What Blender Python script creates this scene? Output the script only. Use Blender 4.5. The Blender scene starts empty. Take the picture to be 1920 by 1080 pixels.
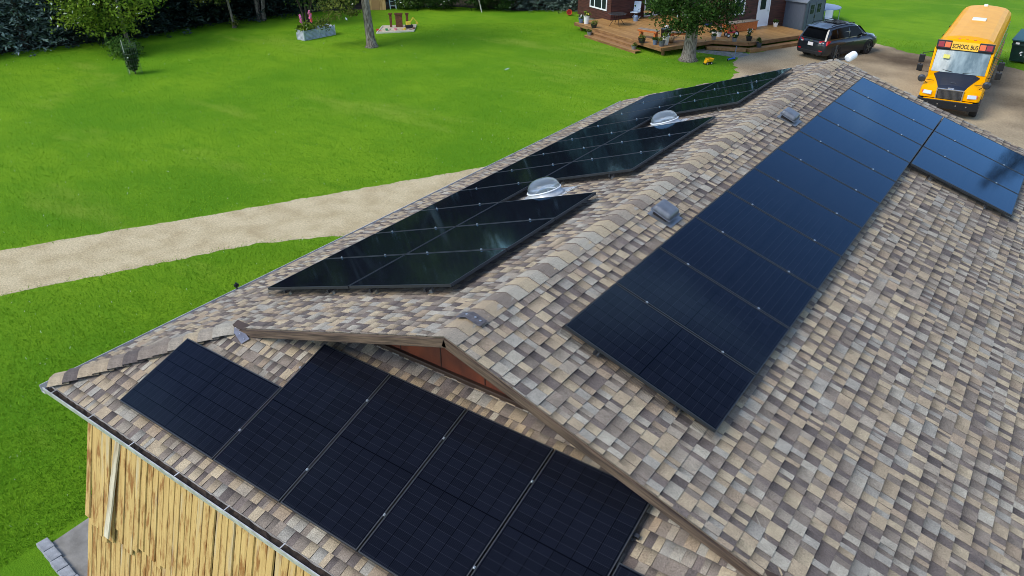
import bpy, math, random
import numpy as np
from mathutils import Matrix, Vector
rnd = random.Random(7)
nr = np.random.RandomState(11)
S = bpy.context.scene
COL = S.collection
# ------------------------------------------------------------------ camera, sky, sun, exposure
cd = bpy.data.cameras.new('camera'); cam = bpy.data.objects.new('camera', cd); COL.objects.link(cam)
YAW, PIT, ROL = -0.6199, 0.5158, -0.0083
CAM = Vector((4.042, -5.654, 10.166))
_f = Vector((math.sin(YAW)*math.cos(PIT), math.cos(YAW)*math.cos(PIT), -math.sin(PIT)))
_r0 = Vector((math.cos(YAW), -math.sin(YAW), 0)); _u0 = _r0.cross(_f)
_r = _r0*math.cos(ROL)+_u0*math.sin(ROL); _u = _u0*math.cos(ROL)-_r0*math.sin(ROL)
cam.matrix_world = Matrix(((_r.x, _u.x, -_f.x, CAM.x), (_r.y, _u.y, -_f.y, CAM.y), (_r.z, _u.z, -_f.z, CAM.z), (0, 0, 0, 1)))
cd.sensor_width = 36; cd.lens = 26.94; cd.clip_start = .1; cd.clip_end = 2000
S.camera = cam
SUN_AZ, SUN_EL = math.radians(-152), math.radians(47)
w = bpy.data.worlds.new('World'); S.world = w; w.use_nodes = True
nt = w.node_tree; nt.nodes.clear()
wo = nt.nodes.new('ShaderNodeOutputWorld'); bg = nt.nodes.new('ShaderNodeBackground')
sky = nt.nodes.new('ShaderNodeTexSky'); sky.sky_type = 'NISHITA'; sky.sun_disc = False
sky.sun_elevation = SUN_EL; sky.sun_rotation = SUN_AZ; sky.air_density = .85; sky.dust_density = .15; sky.ozone_density = 1.2
# broken cloud over the blue
tc = nt.nodes.new('ShaderNodeTexCoord'); mp = nt.nodes.new('ShaderNodeMapping'); mp.inputs['Scale'].default_value = (1, 1, 2.2)
cn = nt.nodes.new('ShaderNodeTexNoise'); cn.inputs['Scale'].default_value = 2.1; cn.inputs['Detail'].default_value = 6
cr = nt.nodes.new('ShaderNodeValToRGB'); cr.color_ramp.elements[0].position = .54; cr.color_ramp.elements[1].position = .72
cmx = nt.nodes.new('ShaderNodeMix'); cmx.data_type = 'RGBA'
cmx.inputs[7].default_value = (8.5, 8.9, 9.6, 1)
mm = nt.nodes.new('ShaderNodeMath'); mm.operation = 'MULTIPLY'; mm.inputs[1].default_value = .7
L = nt.links.new
L(tc.outputs['Generated'], mp.inputs[0]); L(mp.outputs[0], cn.inputs['Vector']); L(cn.outputs['Fac'], cr.inputs[0])
L(cr.outputs[0], mm.inputs[0]); L(mm.outputs[0], cmx.inputs[0]); L(sky.outputs[0], cmx.inputs[6]); L(cmx.outputs[2], bg.inputs[0])
bg.inputs[1].default_value = .15
L(bg.outputs[0], wo.inputs[0])
sl = bpy.data.lights.new('sun', 'SUN'); sl.energy = 1.7; sl.angle = math.radians(30); sl.color = (1, .92, .79)
so = bpy.data.objects.new('sun', sl); COL.objects.link(so)
sd = Vector((math.sin(SUN_AZ)*math.cos(SUN_EL), math.cos(SUN_AZ)*math.cos(SUN_EL), math.sin(SUN_EL)))
so.rotation_euler = sd.to_track_quat('Z', 'Y').to_euler(); so.location = (0, 0, 60)
S.view_settings.view_transform = 'Standard'; S.view_settings.look = 'None'; S.view_settings.gamma = 1
S.view_settings.exposure = 0.85
S.cycles.filter_width = .9
# ------------------------------------------------------------------ helpers
def C(r, g, b):
    f = lambda c: (c/255/12.92) if c/255 <= .04045 else ((c/255+.055)/1.055)**2.4
    return (f(r), f(g), f(b), 1)
MATS = {}
def mat(name, col, rough=.6, metal=0, col2=None, scale=4, mix=(.35, .65), bump=0, bscale=40, stretch=(1, 1, 1), ior=1.5, coat=0, detail=6, objrand=None, alpha=None, trans=0, spec=None):
    if name in MATS: return MATS[name]
    m = bpy.data.materials.new(name); m.use_nodes = True; MATS[name] = m
    n = m.node_tree.nodes; l = m.node_tree.links.new; b = n['Principled BSDF']
    b.inputs['Base Color'].default_value = col if len(col) == 4 else (*col, 1)
    b.inputs['Roughness'].default_value = rough; b.inputs['Metallic'].default_value = metal; b.inputs['IOR'].default_value = ior
    if coat: b.inputs['Coat Weight'].default_value = coat; b.inputs['Coat Roughness'].default_value = .05
    if trans: b.inputs['Transmission Weight'].default_value = trans
    if alpha is not None: b.inputs['Alpha'].default_value = alpha
    if spec is not None: b.inputs['Specular IOR Level'].default_value = spec
    if col2 or bump:
        t = n.new('ShaderNodeTexCoord'); mpn = n.new('ShaderNodeMapping'); mpn.inputs['Scale'].default_value = stretch
        l(t.outputs['Object'], mpn.inputs[0])
    src = None
    if col2:
        nz = n.new('ShaderNodeTexNoise'); nz.inputs['Scale'].default_value = scale; nz.inputs['Detail'].default_value = detail
        l(mpn.outputs[0], nz.inputs['Vector'])
        mr = n.new('ShaderNodeMapRange'); mr.inputs[1].default_value = mix[0]; mr.inputs[2].default_value = mix[1]
        l(nz.outputs['Fac'], mr.inputs[0])
        mx = n.new('ShaderNodeMix'); mx.data_type = 'RGBA'; mx.inputs[6].default_value = b.inputs['Base Color'].default_value; mx.inputs[7].default_value = col2
        l(mr.outputs[0], mx.inputs[0]); src = mx.outputs[2]
    if objrand:
        oj = n.new('ShaderNodeObjectInfo'); vm = n.new('ShaderNodeVectorMath'); vm.operation = 'SCALE'; vm.inputs[0].default_value = (37, 91, 53); l(oj.outputs['Random'], vm.inputs['Scale']); l(vm.outputs[0], mpn.inputs['Location'])
        oi = n.new('ShaderNodeObjectInfo'); rp = n.new('ShaderNodeValToRGB'); rp.color_ramp.interpolation = 'LINEAR'
        els = rp.color_ramp.elements
        for i, c in enumerate(objrand):
            p = i/(len(objrand)-1)
            e = els[0] if i == 0 else (els[1] if i == len(objrand)-1 else els.new(p))
            e.color = c; e.position = p if i not in (0,) else 0
        l(oi.outputs['Random'], rp.inputs[0])
        m2 = n.new('ShaderNodeMix'); m2.data_type = 'RGBA'; m2.blend_type = 'MULTIPLY'; m2.inputs[0].default_value = 1
        if src: l(src, m2.inputs[6])
        else: m2.inputs[6].default_value = b.inputs['Base Color'].default_value
        l(rp.outputs[0], m2.inputs[7]); src = m2.outputs[2]
    if src: l(src, b.inputs['Base Color'])
    if bump:
        n2 = n.new('ShaderNodeTexNoise'); n2.inputs['Scale'].default_value = bscale; n2.inputs['Detail'].default_value = 4
        l(mpn.outputs[0], n2.inputs['Vector'])
        bp = n.new('ShaderNodeBump'); bp.inputs['Strength'].default_value = bump; bp.inputs['Distance'].default_value = .02
        l(n2.outputs['Fac'], bp.inputs['Height']); l(bp.outputs[0], b.inputs['Normal'])
    return m
class MB:
    def __init__(s): s.v = []; s.f = []
    def add(s, vs, fs):
        o = len(s.v); s.v += [tuple(x) for x in vs]; s.f += [tuple(i+o for i in f) for f in fs]; return s
    def box(s, c, d, M=None, taper=1):
        x, y, z = d[0]/2, d[1]/2, d[2]/2
        vs = [Vector((sx*x*(taper if sz > 0 else 1), sy*y*(taper if sz > 0 else 1), sz*z)) for sz in (-1, 1) for sx, sy in ((-1, -1), (1, -1), (1, 1), (-1, 1))]
        if M is not None: vs = [M @ v for v in vs]
        vs = [v+Vector(c) for v in vs]
        return s.add(vs, [(3, 2, 1, 0), (4, 5, 6, 7), (0, 1, 5, 4), (1, 2, 6, 5), (2, 3, 7, 6), (3, 0, 4, 7)])
    def b2(s, p0, p1):
        return s.box([(a+b)/2 for a, b in zip(p0, p1)], [abs(b-a) for a, b in zip(p0, p1)])
    def bar(s, a, b, w, h, up=(0, 0, 1)):
        a = Vector(a); b = Vector(b); d = (b-a); Ln = d.length; d.normalize(); u = Vector(up); x = d.cross(u)
        if x.length < 1e-4: x = d.cross(Vector((1, 0, 0)))
        x.normalize(); z = x.cross(d)
        M = Matrix((x, d, z)).transposed()
        return s.box((a+b)/2, (w, Ln, h), M)
    def tube(s, pts, rad, n=8, cap=True):
        pts = [Vector(p) for p in pts]
        if not hasattr(rad, '__len__'): rad = [rad]*len(pts)
        o = len(s.v); prev = None
        for i, p in enumerate(pts):
            d = (pts[min(i+1, len(pts)-1)]-pts[max(i-1, 0)]).normalized()
            x = d.cross(Vector((0, 0, 1))) if prev is None else prev-d*prev.dot(d)
            if x.length < 1e-4: x = d.cross(Vector((1, 0, 0)))
            x.normalize(); prev = x; y = d.cross(x)
            for k in range(n):
                a = 2*math.pi*k/n; s.v.append(tuple(p+(x*math.cos(a)+y*math.sin(a))*rad[i]))
        for i in range(len(pts)-1):
            for k in range(n):
                s.f.append((o+i*n+k, o+i*n+(k+1) % n, o+(i+1)*n+(k+1) % n, o+(i+1)*n+k))
        if cap:
            s.f.append(tuple(o+k for k in range(n))[::-1]); s.f.append(tuple(o+(len(pts)-1)*n+k for k in range(n)))
        return s
    def lathe(s, prof, n=16, c=(0, 0, 0), M=None, caps=True):
        o = len(s.v)
        for r, z in prof:
            for k in range(n):
                a = 2*math.pi*k/n; v = Vector((r*math.cos(a), r*math.sin(a), z))
                if M is not None: v = M @ v
                s.v.append(tuple(v+Vector(c)))
        for i in range(len(prof)-1):
            for k in range(n):
                s.f.append((o+i*n+k, o+i*n+(k+1) % n, o+(i+1)*n+(k+1) % n, o+(i+1)*n+k))
        if caps: s.f.append(tuple(o+k for k in range(n))[::-1]); s.f.append(tuple(o+(len(prof)-1)*n+k for k in range(n)))
        return s
    def prism(s, poly, z0, z1):
        n = len(poly); o = len(s.v)
        s.v += [(x, y, z0) for x, y in poly]+[(x, y, z1) for x, y in poly]
        s.f.append(tuple(o+n+i for i in range(n))); s.f.append(tuple(o+n-1-i for i in range(n)))
        for i in range(n): s.f.append((o+i, o+(i+1) % n, o+n+(i+1) % n, o+n+i))
        return s
    def extr(s, poly3, d):
        """poly3: planar 3D polygon, extruded by vector d"""
        n = len(poly3); o = len(s.v); d = Vector(d)
        s.v += [tuple(p) for p in poly3]+[tuple(Vector(p)+d) for p in poly3]
        s.f.append(tuple(o+n+i for i in range(n))); s.f.append(tuple(o+n-1-i for i in range(n)))
        for i in range(n): s.f.append((o+i, o+(i+1) % n, o+n+(i+1) % n, o+n+i))
        return s
    def build(s, name, m, parent=None, smooth=False, bevel=0, seg=2):
        me = bpy.data.meshes.new(name); me.from_pydata(s.v, [], s.f); me.validate(); me.update()
        return mk(name, me, m, parent, smooth, bevel, seg)
def mk(name, me, m, parent=None, smooth=False, bevel=0, seg=2):
    if m is not None and not me.materials: me.materials.append(m)
    if smooth: me.polygons.foreach_set('use_smooth', [True]*len(me.polygons))
    o = bpy.data.objects.new(name, me); COL.objects.link(o)
    if parent is not None: o.parent = parent
    if bevel:
        b = o.modifiers.new('bevel', 'BEVEL'); b.width = bevel; b.segments = seg; b.limit_method = 'ANGLE'; b.angle_limit = .6
    return o
def fixn(o):
    import bmesh
    bm = bmesh.new(); bm.from_mesh(o.data); bmesh.ops.recalc_face_normals(bm, faces=bm.faces[:]); bm.to_mesh(o.data); bm.free(); return o
def tag(o, label, cat, group=None, kind=None):
    if label: o['label'] = label
    if cat: o['category'] = cat
    if group: o['group'] = group
    if kind: o['kind'] = kind
    return o
def thing(name, label, cat, loc=(0, 0, 0), rz=0, group=None):
    o = bpy.data.objects.new(name, None); COL.objects.link(o); o.empty_display_size = .3
    o.location = loc; o.rotation_euler = (0, 0, rz); return tag(o, label, cat, group)
def structure(o): o['kind'] = 'structure'; return o
def text_mesh(txt, size, m, parent, loc, rot, name='lettering', sx=1, bold=.0):
    cu = bpy.data.curves.new('t', 'FONT'); cu.body = txt; cu.size = size; cu.align_x = 'CENTER'; cu.align_y = 'CENTER'; cu.extrude = .004; cu.offset = bold
    t = bpy.data.objects.new('t', cu); COL.objects.link(t)
    dg = bpy.context.evaluated_depsgraph_get(); me = bpy.data.meshes.new_from_object(t.evaluated_get(dg))
    bpy.data.objects.remove(t); me.materials.clear()
    o = mk(name, me, m, parent); o.location = loc; o.rotation_euler = rot; o.scale = (sx, 1, 1); return o
def cards(cen, nrm, size, asp=.55, jit=.25):
    """leaf-shaped quads at cen; returns mesh arrays"""
    n = len(cen); nrm = nrm/np.linalg.norm(nrm, axis=1, keepdims=True)
    t = nr.normal(size=(n, 3)); t -= nrm*(t*nrm).sum(1, keepdims=True); t /= np.linalg.norm(t, axis=1, keepdims=True)
    b = np.cross(nrm, t); sz = (size*(1+jit*nr.normal(size=n)).clip(.5, 1.8))[:, None] if np.isscalar(size) else size[:, None]
    V = np.stack([cen-t*sz*.5, cen+b*sz*asp*.5+nrm*sz*.08, cen+t*sz*.5, cen-b*sz*asp*.5+nrm*sz*.08], 1)
    return V.reshape(-1, 3)
def quadmesh(name, V, m, tone=None, parent=None):
    n = len(V)//4; me = bpy.data.meshes.new(name)
    me.vertices.add(len(V)); me.vertices.foreach_set('co', np.ascontiguousarray(V, dtype=np.float32).ravel())
    me.loops.add(n*4); me.loops.foreach_set('vertex_index', np.arange(n*4, dtype=np.int32))
    me.polygons.add(n); me.polygons.foreach_set('loop_start', np.arange(0, n*4, 4, dtype=np.int32)); me.polygons.foreach_set('loop_total', np.full(n, 4, np.int32))
    me.update(calc_edges=True)
    if tone is not None:
        a = me.attributes.new('tone', 'FLOAT', 'FACE'); a.data.foreach_set('value', np.asarray(tone, np.float32))
    return mk(name, me, m, parent)
def tone_mat(name, cols, rough=.7, trans=.0, bump=0, bscale=200, spec=.1):
    m = bpy.data.materials.new(name); m.use_nodes = True; n = m.node_tree.nodes; l = m.node_tree.links.new; b = n['Principled BSDF']
    at = n.new('ShaderNodeAttribute'); at.attribute_name = 'tone'; rp = n.new('ShaderNodeValToRGB'); e = rp.color_ramp.elements
    for i, c in enumerate(cols):
        p = i/(len(cols)-1); x = e[0] if i == 0 else (e[1] if i == len(cols)-1 else e.new(p)); x.position = p; x.color = c
    l(at.outputs['Fac'], rp.inputs[0]); l(rp.outputs[0], b.inputs['Base Color'])
    b.inputs['Roughness'].default_value = rough; b.inputs['Specular IOR Level'].default_value = spec
    if trans:
        tr = n.new('ShaderNodeBsdfTranslucent'); l(rp.outputs[0], tr.inputs[0]); ms = n.new('ShaderNodeMixShader'); ms.inputs[0].default_value = trans
        l(b.outputs[0], ms.inputs[1]); l(tr.outputs[0], ms.inputs[2]); l(ms.outputs[0], n['Material Output'].inputs[0])
    return m
# ------------------------------------------------------------------ ground
def lawn_mat():
    m = bpy.data.materials.new('lawn'); m.use_nodes = True; n = m.node_tree.nodes; l = m.node_tree.links.new; b = n['Principled BSDF']
    t = n.new('ShaderNodeTexCoord')
    def noise(sc, det=5, rough=.6, st=None):
        z = n.new('ShaderNodeTexNoise'); z.inputs['Scale'].default_value = sc; z.inputs['Detail'].default_value = det; z.inputs['Roughness'].default_value = rough
        if st:
            mp_ = n.new('ShaderNodeMapping'); mp_.inputs['Scale'].default_value = st; mp_.inputs['Rotation'].default_value = (0, 0, .55); l(t.outputs['Object'], mp_.inputs[0]); l(mp_.outputs[0], z.inputs['Vector'])
        else: l(t.outputs['Object'], z.inputs['Vector'])
        return z.outputs['Fac']
    def mr(x, a, b_, c=0, d=1):
        k = n.new('ShaderNodeMapRange'); k.inputs[1].default_value = a; k.inputs[2].default_value = b_; k.inputs[3].default_value = c; k.inputs[4].default_value = d; l(x, k.inputs[0]); return k.outputs[0]
    def mixc(f, a, c2):
        k = n.new('ShaderNodeMix'); k.data_type = 'RGBA'; l(f, k.inputs[0])
        for i, c in ((6, a), (7, c2)):
            if isinstance(c, tuple): k.inputs[i].default_value = c
            else: l(c, k.inputs[i])
        return k.outputs[2]
    big = mixc(mr(noise(.13, 5, .65), .40, .60), (.115, .28, .009, 1), (.215, .385, .014, 1))
    yel = mixc(mr(noise(.09, 4, .6, (1, 3, 1)), .56, .74), big, (.30, .40, .045, 1))
    streak = mixc(mr(noise(.45, 5, .7, (1, 3.2, 1)), .50, .68, 0, .8), yel, (.115, .28, .008, 1))
    fine = mixc(mr(noise(16, 4, .75), .38, .66), (.045, .16, .008, 1), (1, 1, 1, 1))
    k = n.new('ShaderNodeMix'); k.data_type = 'RGBA'; k.blend_type = 'MIX'
    l(mr(noise(14, 5, .8), .36, .58, .75, 0), k.inputs[0]); l(streak, k.inputs[6]); k.inputs[7].default_value = (.095, .24, .006, 1)
    k2 = n.new('ShaderNodeMix'); k2.data_type = 'RGBA'; l(mr(noise(30, 4, .8), .56, .75, 0, .5), k2.inputs[0]); l(k.outputs[2], k2.inputs[6]); k2.inputs[7].default_value = (.30, .50, .04, 1)
    l(k2.outputs[2], b.inputs['Base Color']); b.inputs['Roughness'].default_value = .9; b.inputs['Specular IOR Level'].default_value = .1
    bp = n.new('ShaderNodeBump'); bp.inputs['Strength'].default_value = .9; bp.inputs['Distance'].default_value = .06; l(noise(22, 5, .8), bp.inputs['Height']); l(bp.outputs[0], b.inputs['Normal'])
    return m
g = MB(); g.add([(-300, -200, 0), (300, -200, 0), (300, 400, 0), (-300, 400, 0)], [(0, 1, 2, 3)])
structure(g.build('lawn_ground', lawn_mat()))
def ragged(poly, amp=.12, step=.35):
    out = []
    for i in range(len(poly)):
        a = Vector((*poly[i], 0)); b = Vector((*poly[(i+1) % len(poly)], 0)); n = max(1, int((b-a).length/step)); nn = Vector((-(b-a).y, (b-a).x, 0)).normalized()
        for k in range(n):
            p = a.lerp(b, k/n)+nn*rnd.uniform(-amp, amp); out.append((p.x, p.y))
    return out
gravel = mat('gravel', C(200, 184, 148), .95, col2=C(176, 158, 122), scale=1.3, mix=(.4, .75), bump=.8, bscale=45, detail=9, spec=.1)
yardm = mat('yard_gravel', C(178, 160, 130), .95, col2=C(92, 78, 62), scale=.16, mix=(.44, .68), bump=.8, bscale=40, detail=9, spec=.1)
def add_speckle(m, sc=28):
    n = m.node_tree.nodes; l = m.node_tree.links.new; b = n['Principled BSDF']
    src = b.inputs['Base Color'].links[0].from_socket
    t = n.new('ShaderNodeTexCoord'); v = n.new('ShaderNodeTexNoise'); v.inputs['Scale'].default_value = sc; v.inputs['Detail'].default_value = 5; v.inputs['Roughness'].default_value = .8; l(t.outputs['Object'], v.inputs['Vector'])
    r_ = n.new('ShaderNodeMapRange'); r_.inputs[1].default_value = .3; r_.inputs[2].default_value = .7; r_.inputs[3].default_value = .55; r_.inputs[4].default_value = 1.35; l(v.outputs['Fac'], r_.inputs[0])
    k = n.new('ShaderNodeMix'); k.data_type = 'RGBA'; k.blend_type = 'MULTIPLY'; k.inputs[0].default_value = 1; l(src, k.inputs[6]); l(r_.outputs[0], k.inputs[7]); l(k.outputs[2], b.inputs['Base Color'])
add_speckle(gravel, 18); add_speckle(yardm, 14)
def sheet(name, poly, z, m):
    b = MB(); b.add([(x, y, z) for x, y in poly], [tuple(range(len(poly)))]); return structure(b.build(name, m))
pathpoly = [(-34, -16), (-27, -9), (-20.22, 2.14), (-16.81, 8.13), (-12.58, 15.65), (-9.6, 21), (-8.4, 27), (-6, 27), (-6, 18), (-8.5, 13), (-12.3, 8.9), (-14.28, 6.77), (-17.37, .84), (-23.5, -10.5), (-30, -18)]
sheet('gravel_drive', ragged(pathpoly, .05, .22), .004, gravel)
yardpoly = [(-8.6, 15), (-8.9, 22), (-9.4, 29), (-9.9, 34.5), (-11.0, 37.0), (-11.2, 38.6), (-10.2, 41), (-9.3, 44.2), (-8.9, 46.3), (-6.6, 46.5), (-5.31, 45.84), (-3.54, 44.45), (-2.2, 44.06), (1.38, 44.0), (2.44, 43.32), (9, 41), (24, 40), (24, 14), (6, 13.5)]
sheet('gravel_yard', ragged(yardpoly, .16), .008, yardm)
# grass: blades on the part of the lawn the camera sees close up
def blades(n, keep):
    """grass tufts, thinning out and coarsening away from the building"""
    r = np.exp(np.log(5.5)+nr.power(1.15, n)*np.log(48/5.5)); th = np.radians(nr.uniform(86, 208, n))
    p = np.stack([r*np.cos(th), r*np.sin(th)], 1); k = keep(p[:, 0], p[:, 1]); p = p[k]; r = r[k]; n = len(p)
    a = nr.uniform(0, 2*np.pi, n); hh = .040*(r/10)**.2*nr.uniform(.5, 1.5, n); ln = nr.uniform(.2, 1.0, n)*hh; b = nr.uniform(0, 2*np.pi, n)
    d = np.stack([np.cos(a), np.sin(a), 0*a], 1)*(.0055*(r/9)**.35)[:, None]; base = np.stack([p[:, 0], p[:, 1], 0*a], 1)
    tip = base+np.stack([np.cos(b)*ln, np.sin(b)*ln, hh], 1); mid = (base+tip)/2+np.array([0, 0, .012])
    return np.stack([base-d, base+d, mid+d*.8, tip], 1).reshape(-1, 3), nr.uniform(0, 1, n)
def inpoly(px, py, poly):
    r = np.zeros(len(px), bool); j = len(poly)-1
    for i in range(len(poly)):
        xi, yi = poly[i]; xj, yj = poly[j]
        with np.errstate(divide='ignore', invalid='ignore'):
            c = ((yi > py) != (yj > py)) & (px < (xj-xi)*(py-yi)/(yj-yi+1e-12)+xi)
        r ^= c; j = i
    return r
gm = tone_mat('grass_blade', [(.10, .25, .008, 1), (.14, .31, .009, 1), (.185, .37, .013, 1), (.25, .43, .028, 1)], .9, .25, spec=.05)
inp = lambda x, y: inpoly(x+nr.normal(size=len(x))*.13, y+nr.normal(size=len(x))*.13, pathpoly)
V1, t1 = blades(520000, lambda x, y: ~inp(x, y) & ~inpoly(x, y, yardpoly) & ~((x > -7.9) & (y > -3.8) & (y < -1.5)) & ~((x > -4.7) & (y < 12)) & ~((x < -24) & (x < -46+.0*y)))
tag(quadmesh('grass', V1, gm, t1), 'short green mown lawn grass around the shingled building', 'grass', kind='stuff')
# ------------------------------------------------------------------ workshop building: roof geometry
ZR = 6.2; m_ = .3345; c_ = 1/math.hypot(1, m_); s_ = m_*c_
YG, YE, YF, YW, SE = -1.09, -2.71, 12.3, -.5, 5.386
XE = SE*c_; ZE = ZR-SE*s_
def PR(y, Sd, d=0): return Vector((Sd*c_+d*s_, y, ZR-Sd*s_+d*c_))
def PL(y, Sd, d=0): return Vector((-Sd*c_-d*s_, y, ZR-Sd*s_+d*c_))
def PS(x, u, d=0): return Vector((x, YE+u*c_-d*s_, ZE+u*s_+d*c_))
bld = thing('workshop_building', 'large workshop with tan shingled gable roof and yellow slab wood end wall', 'building')
deckm = mat('roof_deck', C(110, 95, 80), .9)
soff = mat('soffit_wood', C(92, 66, 48), .85, col2=C(60, 44, 34), scale=3, stretch=(1, 8, 1))
XH = XE+(YE-YG)   # x where the hip meets the rake
def slab(name, pts, d, nrm):
    b = MB(); b.extr([p-nrm*.05 for p in pts], nrm*.048); return fixn(b.build(name, deckm, bld))
NR = Vector((s_, 0, c_)); NL = Vector((-s_, 0, c_)); NS = Vector((0, -s_, c_))
right = slab('roof_slope', [PR(YG, 0), PR(YG, XH/c_), PR(YE, SE), PR(YF, SE), PR(YF, 0)], .05, NR)
left = slab('roof_slope', [PL(YG, 0), PL(YG, XH/c_), PL(YE, SE), PL(YF, SE), PL(YF, 0)], .05, NL)
uw = (YW-YE)/c_
skirt = slab('skirt_roof', [PS(-XE, 0), PS(XE, 0), PS(XE-(YW-YE), uw), PS(-XE+(YW-YE), uw)], .05, NS)
# shingles
def shingle_mat():
    m = bpy.data.materials.new('shingle'); m.use_nodes = True; n = m.node_tree.nodes; l = m.node_tree.links.new; b = n['Principled BSDF']
    at = n.new('ShaderNodeAttribute'); at.attribute_name = 'tone'; rp = n.new('ShaderNodeValToRGB'); rp.color_ramp.interpolation = 'CONSTANT'
    cols = [C(103, 94, 89), C(115, 104, 97), C(136, 124, 111), C(166, 149, 124), C(155, 144, 128), C(174, 158, 131), C(158, 140, 118), C(155, 149, 137), C(167, 159, 143), C(127, 116, 105)]
    e = rp.color_ramp.elements
    for i, c in enumerate(cols):
        x = e[0] if i == 0 else (e[1] if i == 1 else e.new(i/len(cols))); x.position = i/len(cols); x.color = c
    l(at.outputs['Fac'], rp.inputs[0])
    t = n.new('ShaderNodeTexCoord')
    def nz(sc, det, a, b_, c, d):
        z = n.new('ShaderNodeTexNoise'); z.inputs['Scale'].default_value = sc; z.inputs['Detail'].default_value = det; z.inputs['Roughness'].default_value = .7; l(t.outputs['Object'], z.inputs['Vector'])
        k = n.new('ShaderNodeMapRange'); k.inputs[1].default_value = a; k.inputs[2].default_value = b_; k.inputs[3].default_value = c; k.inputs[4].default_value = d; l(z.outputs['Fac'], k.inputs[0]); return k.outputs[0], z.outputs['Fac']
    def mul(a, f):
        k = n.new('ShaderNodeMix'); k.data_type = 'RGBA'; k.blend_type = 'MULTIPLY'; k.inputs[0].default_value = 1; l(a, k.inputs[6]); l(f, k.inputs[7]); return k.outputs[2]
    f1, _ = nz(7, 3, .3, .7, .82, 1.14); f2, h = nz(95, 3, .3, .7, .55, 1.42); f3, _ = nz(.7, 3, .3, .7, .9, 1.08)
    c = mul(mul(mul(rp.outputs[0], f1), f2), f3)
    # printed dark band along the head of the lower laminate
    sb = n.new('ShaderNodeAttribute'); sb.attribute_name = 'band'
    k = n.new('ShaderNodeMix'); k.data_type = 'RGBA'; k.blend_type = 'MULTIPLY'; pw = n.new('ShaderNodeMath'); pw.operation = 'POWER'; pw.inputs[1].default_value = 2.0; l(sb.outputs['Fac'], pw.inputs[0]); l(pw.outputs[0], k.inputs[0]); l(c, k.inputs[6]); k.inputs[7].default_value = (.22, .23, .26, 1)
    l(k.outputs[2], b.inputs['Base Color']); b.inputs['Roughness'].default_value = .92; b.inputs['Specular IOR Level'].default_value = .15
    bp = n.new('ShaderNodeBump'); bp.inputs['Strength'].default_value = .5; bp.inputs['Distance'].default_value = .004; l(h, bp.inputs['Height']); l(bp.outputs[0], b.inputs['Normal'])
    return m
shm = shingle_mat()
EXP = .143
def clip(poly, n, d):
    """keep n.p>=d in 2D; poly list of (a,u)"""
    out = []
    for i in range(len(poly)):
        p, q = poly[i], poly[(i+1) % len(poly)]; dp = n[0]*p[0]+n[1]*p[1]-d; dq = n[0]*q[0]+n[1]*q[1]-d
        if dp >= 0: out.append(p)
        if (dp >= 0) != (dq >= 0):
            t = dp/(dp-dq); out.append((p[0]+(q[0]-p[0])*t, p[1]+(q[1]-p[1])*t))
    return out
def tab_geo(P, poly, u0, lift):
    n = len(poly)
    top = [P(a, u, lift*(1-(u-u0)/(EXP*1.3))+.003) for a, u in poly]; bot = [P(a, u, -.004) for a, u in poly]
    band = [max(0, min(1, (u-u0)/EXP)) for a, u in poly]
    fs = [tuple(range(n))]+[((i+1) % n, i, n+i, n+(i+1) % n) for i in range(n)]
    return top+bot, fs, band+[0]*n
tabs = []   # (owner, verts, faces, band, tone, score)
panel_rects = []
def in_view(p):
    d = p-CAM; z = d.dot(_f)
    if z < .5: return None
    x = d.dot(_r)/z*.7484; y = d.dot(_u)/z*.7484   # f/width
    return z if abs(x) < .5 and abs(y) < .281 else None
def course_tabs(owner, P, u_lo, u_hi, a_lo, a_hi, clips, nrm, covered):
    nC = int((u_hi-u_lo)/EXP)+1
    for i in range(nC):
        u0 = u_lo+i*EXP; a = a_lo-rnd.uniform(0, .3); raised = rnd.random() < .5
        while a < a_hi:
            wd = rnd.choice((.055, .07, .08, .09, .10, .115, .13, .16)) if raised else rnd.choice((.045, .06, .07, .08, .095, .12))
            poly = [(a, u0), (a+wd-.002, u0), (a+wd-.002, min(u0+EXP*1.12, u_hi)), (a, min(u0+EXP*1.12, u_hi))]
            if rnd.random() < .1: poly = [(x, y) for x, y in poly]
            for nn, d in clips(u0): poly = clip(poly, nn, d) if len(poly) > 2 else poly
            if len(poly) > 2:
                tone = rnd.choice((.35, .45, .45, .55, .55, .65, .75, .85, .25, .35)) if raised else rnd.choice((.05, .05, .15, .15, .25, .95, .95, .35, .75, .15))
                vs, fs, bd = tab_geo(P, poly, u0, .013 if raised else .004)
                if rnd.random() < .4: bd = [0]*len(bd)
                cen = sum((Vector(v) for v in vs[:len(poly)]), Vector())/len(poly); z = in_view(cen)
                sc = 0
                if z and not covered(cen): sc = wd*EXP*max(0, (CAM-cen).normalized().dot(nrm))/z/z
                tabs.append((owner, vs, fs, bd, tone+.001, sc))
            a += wd; raised = (not raised) if rnd.random() < .88 else raised
AY = lambda y0, y1, s0, s1, sgn: (lambda p: y0 < p.y < y1 and s0 < abs(p.x)/c_ < s1 and p.x*sgn > 0)
W_, H_, G_, D_ = 1.04, 1.738, .02, .13
YA = -.117; SA = .73
cov_r = lambda p: (YA < p.y < YA+11*1.06 and SA < p.x/c_ < SA+H_) or (YA+8*1.06 < p.y < YA+11*1.06 and p.x/c_ > SA and p.x/c_ < SA+2*H_)
cov_l = lambda p: YA < p.y < YA+11*1.06 and SA < -p.x/c_ < SA+2*H_
cov_s = lambda p: (-3.85 < p.x < 2.15 and -2.45 < p.y < -1.5) or (-2.06 < p.x < 2.15 and p.y < -.86 and p.y > -2.45)
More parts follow.
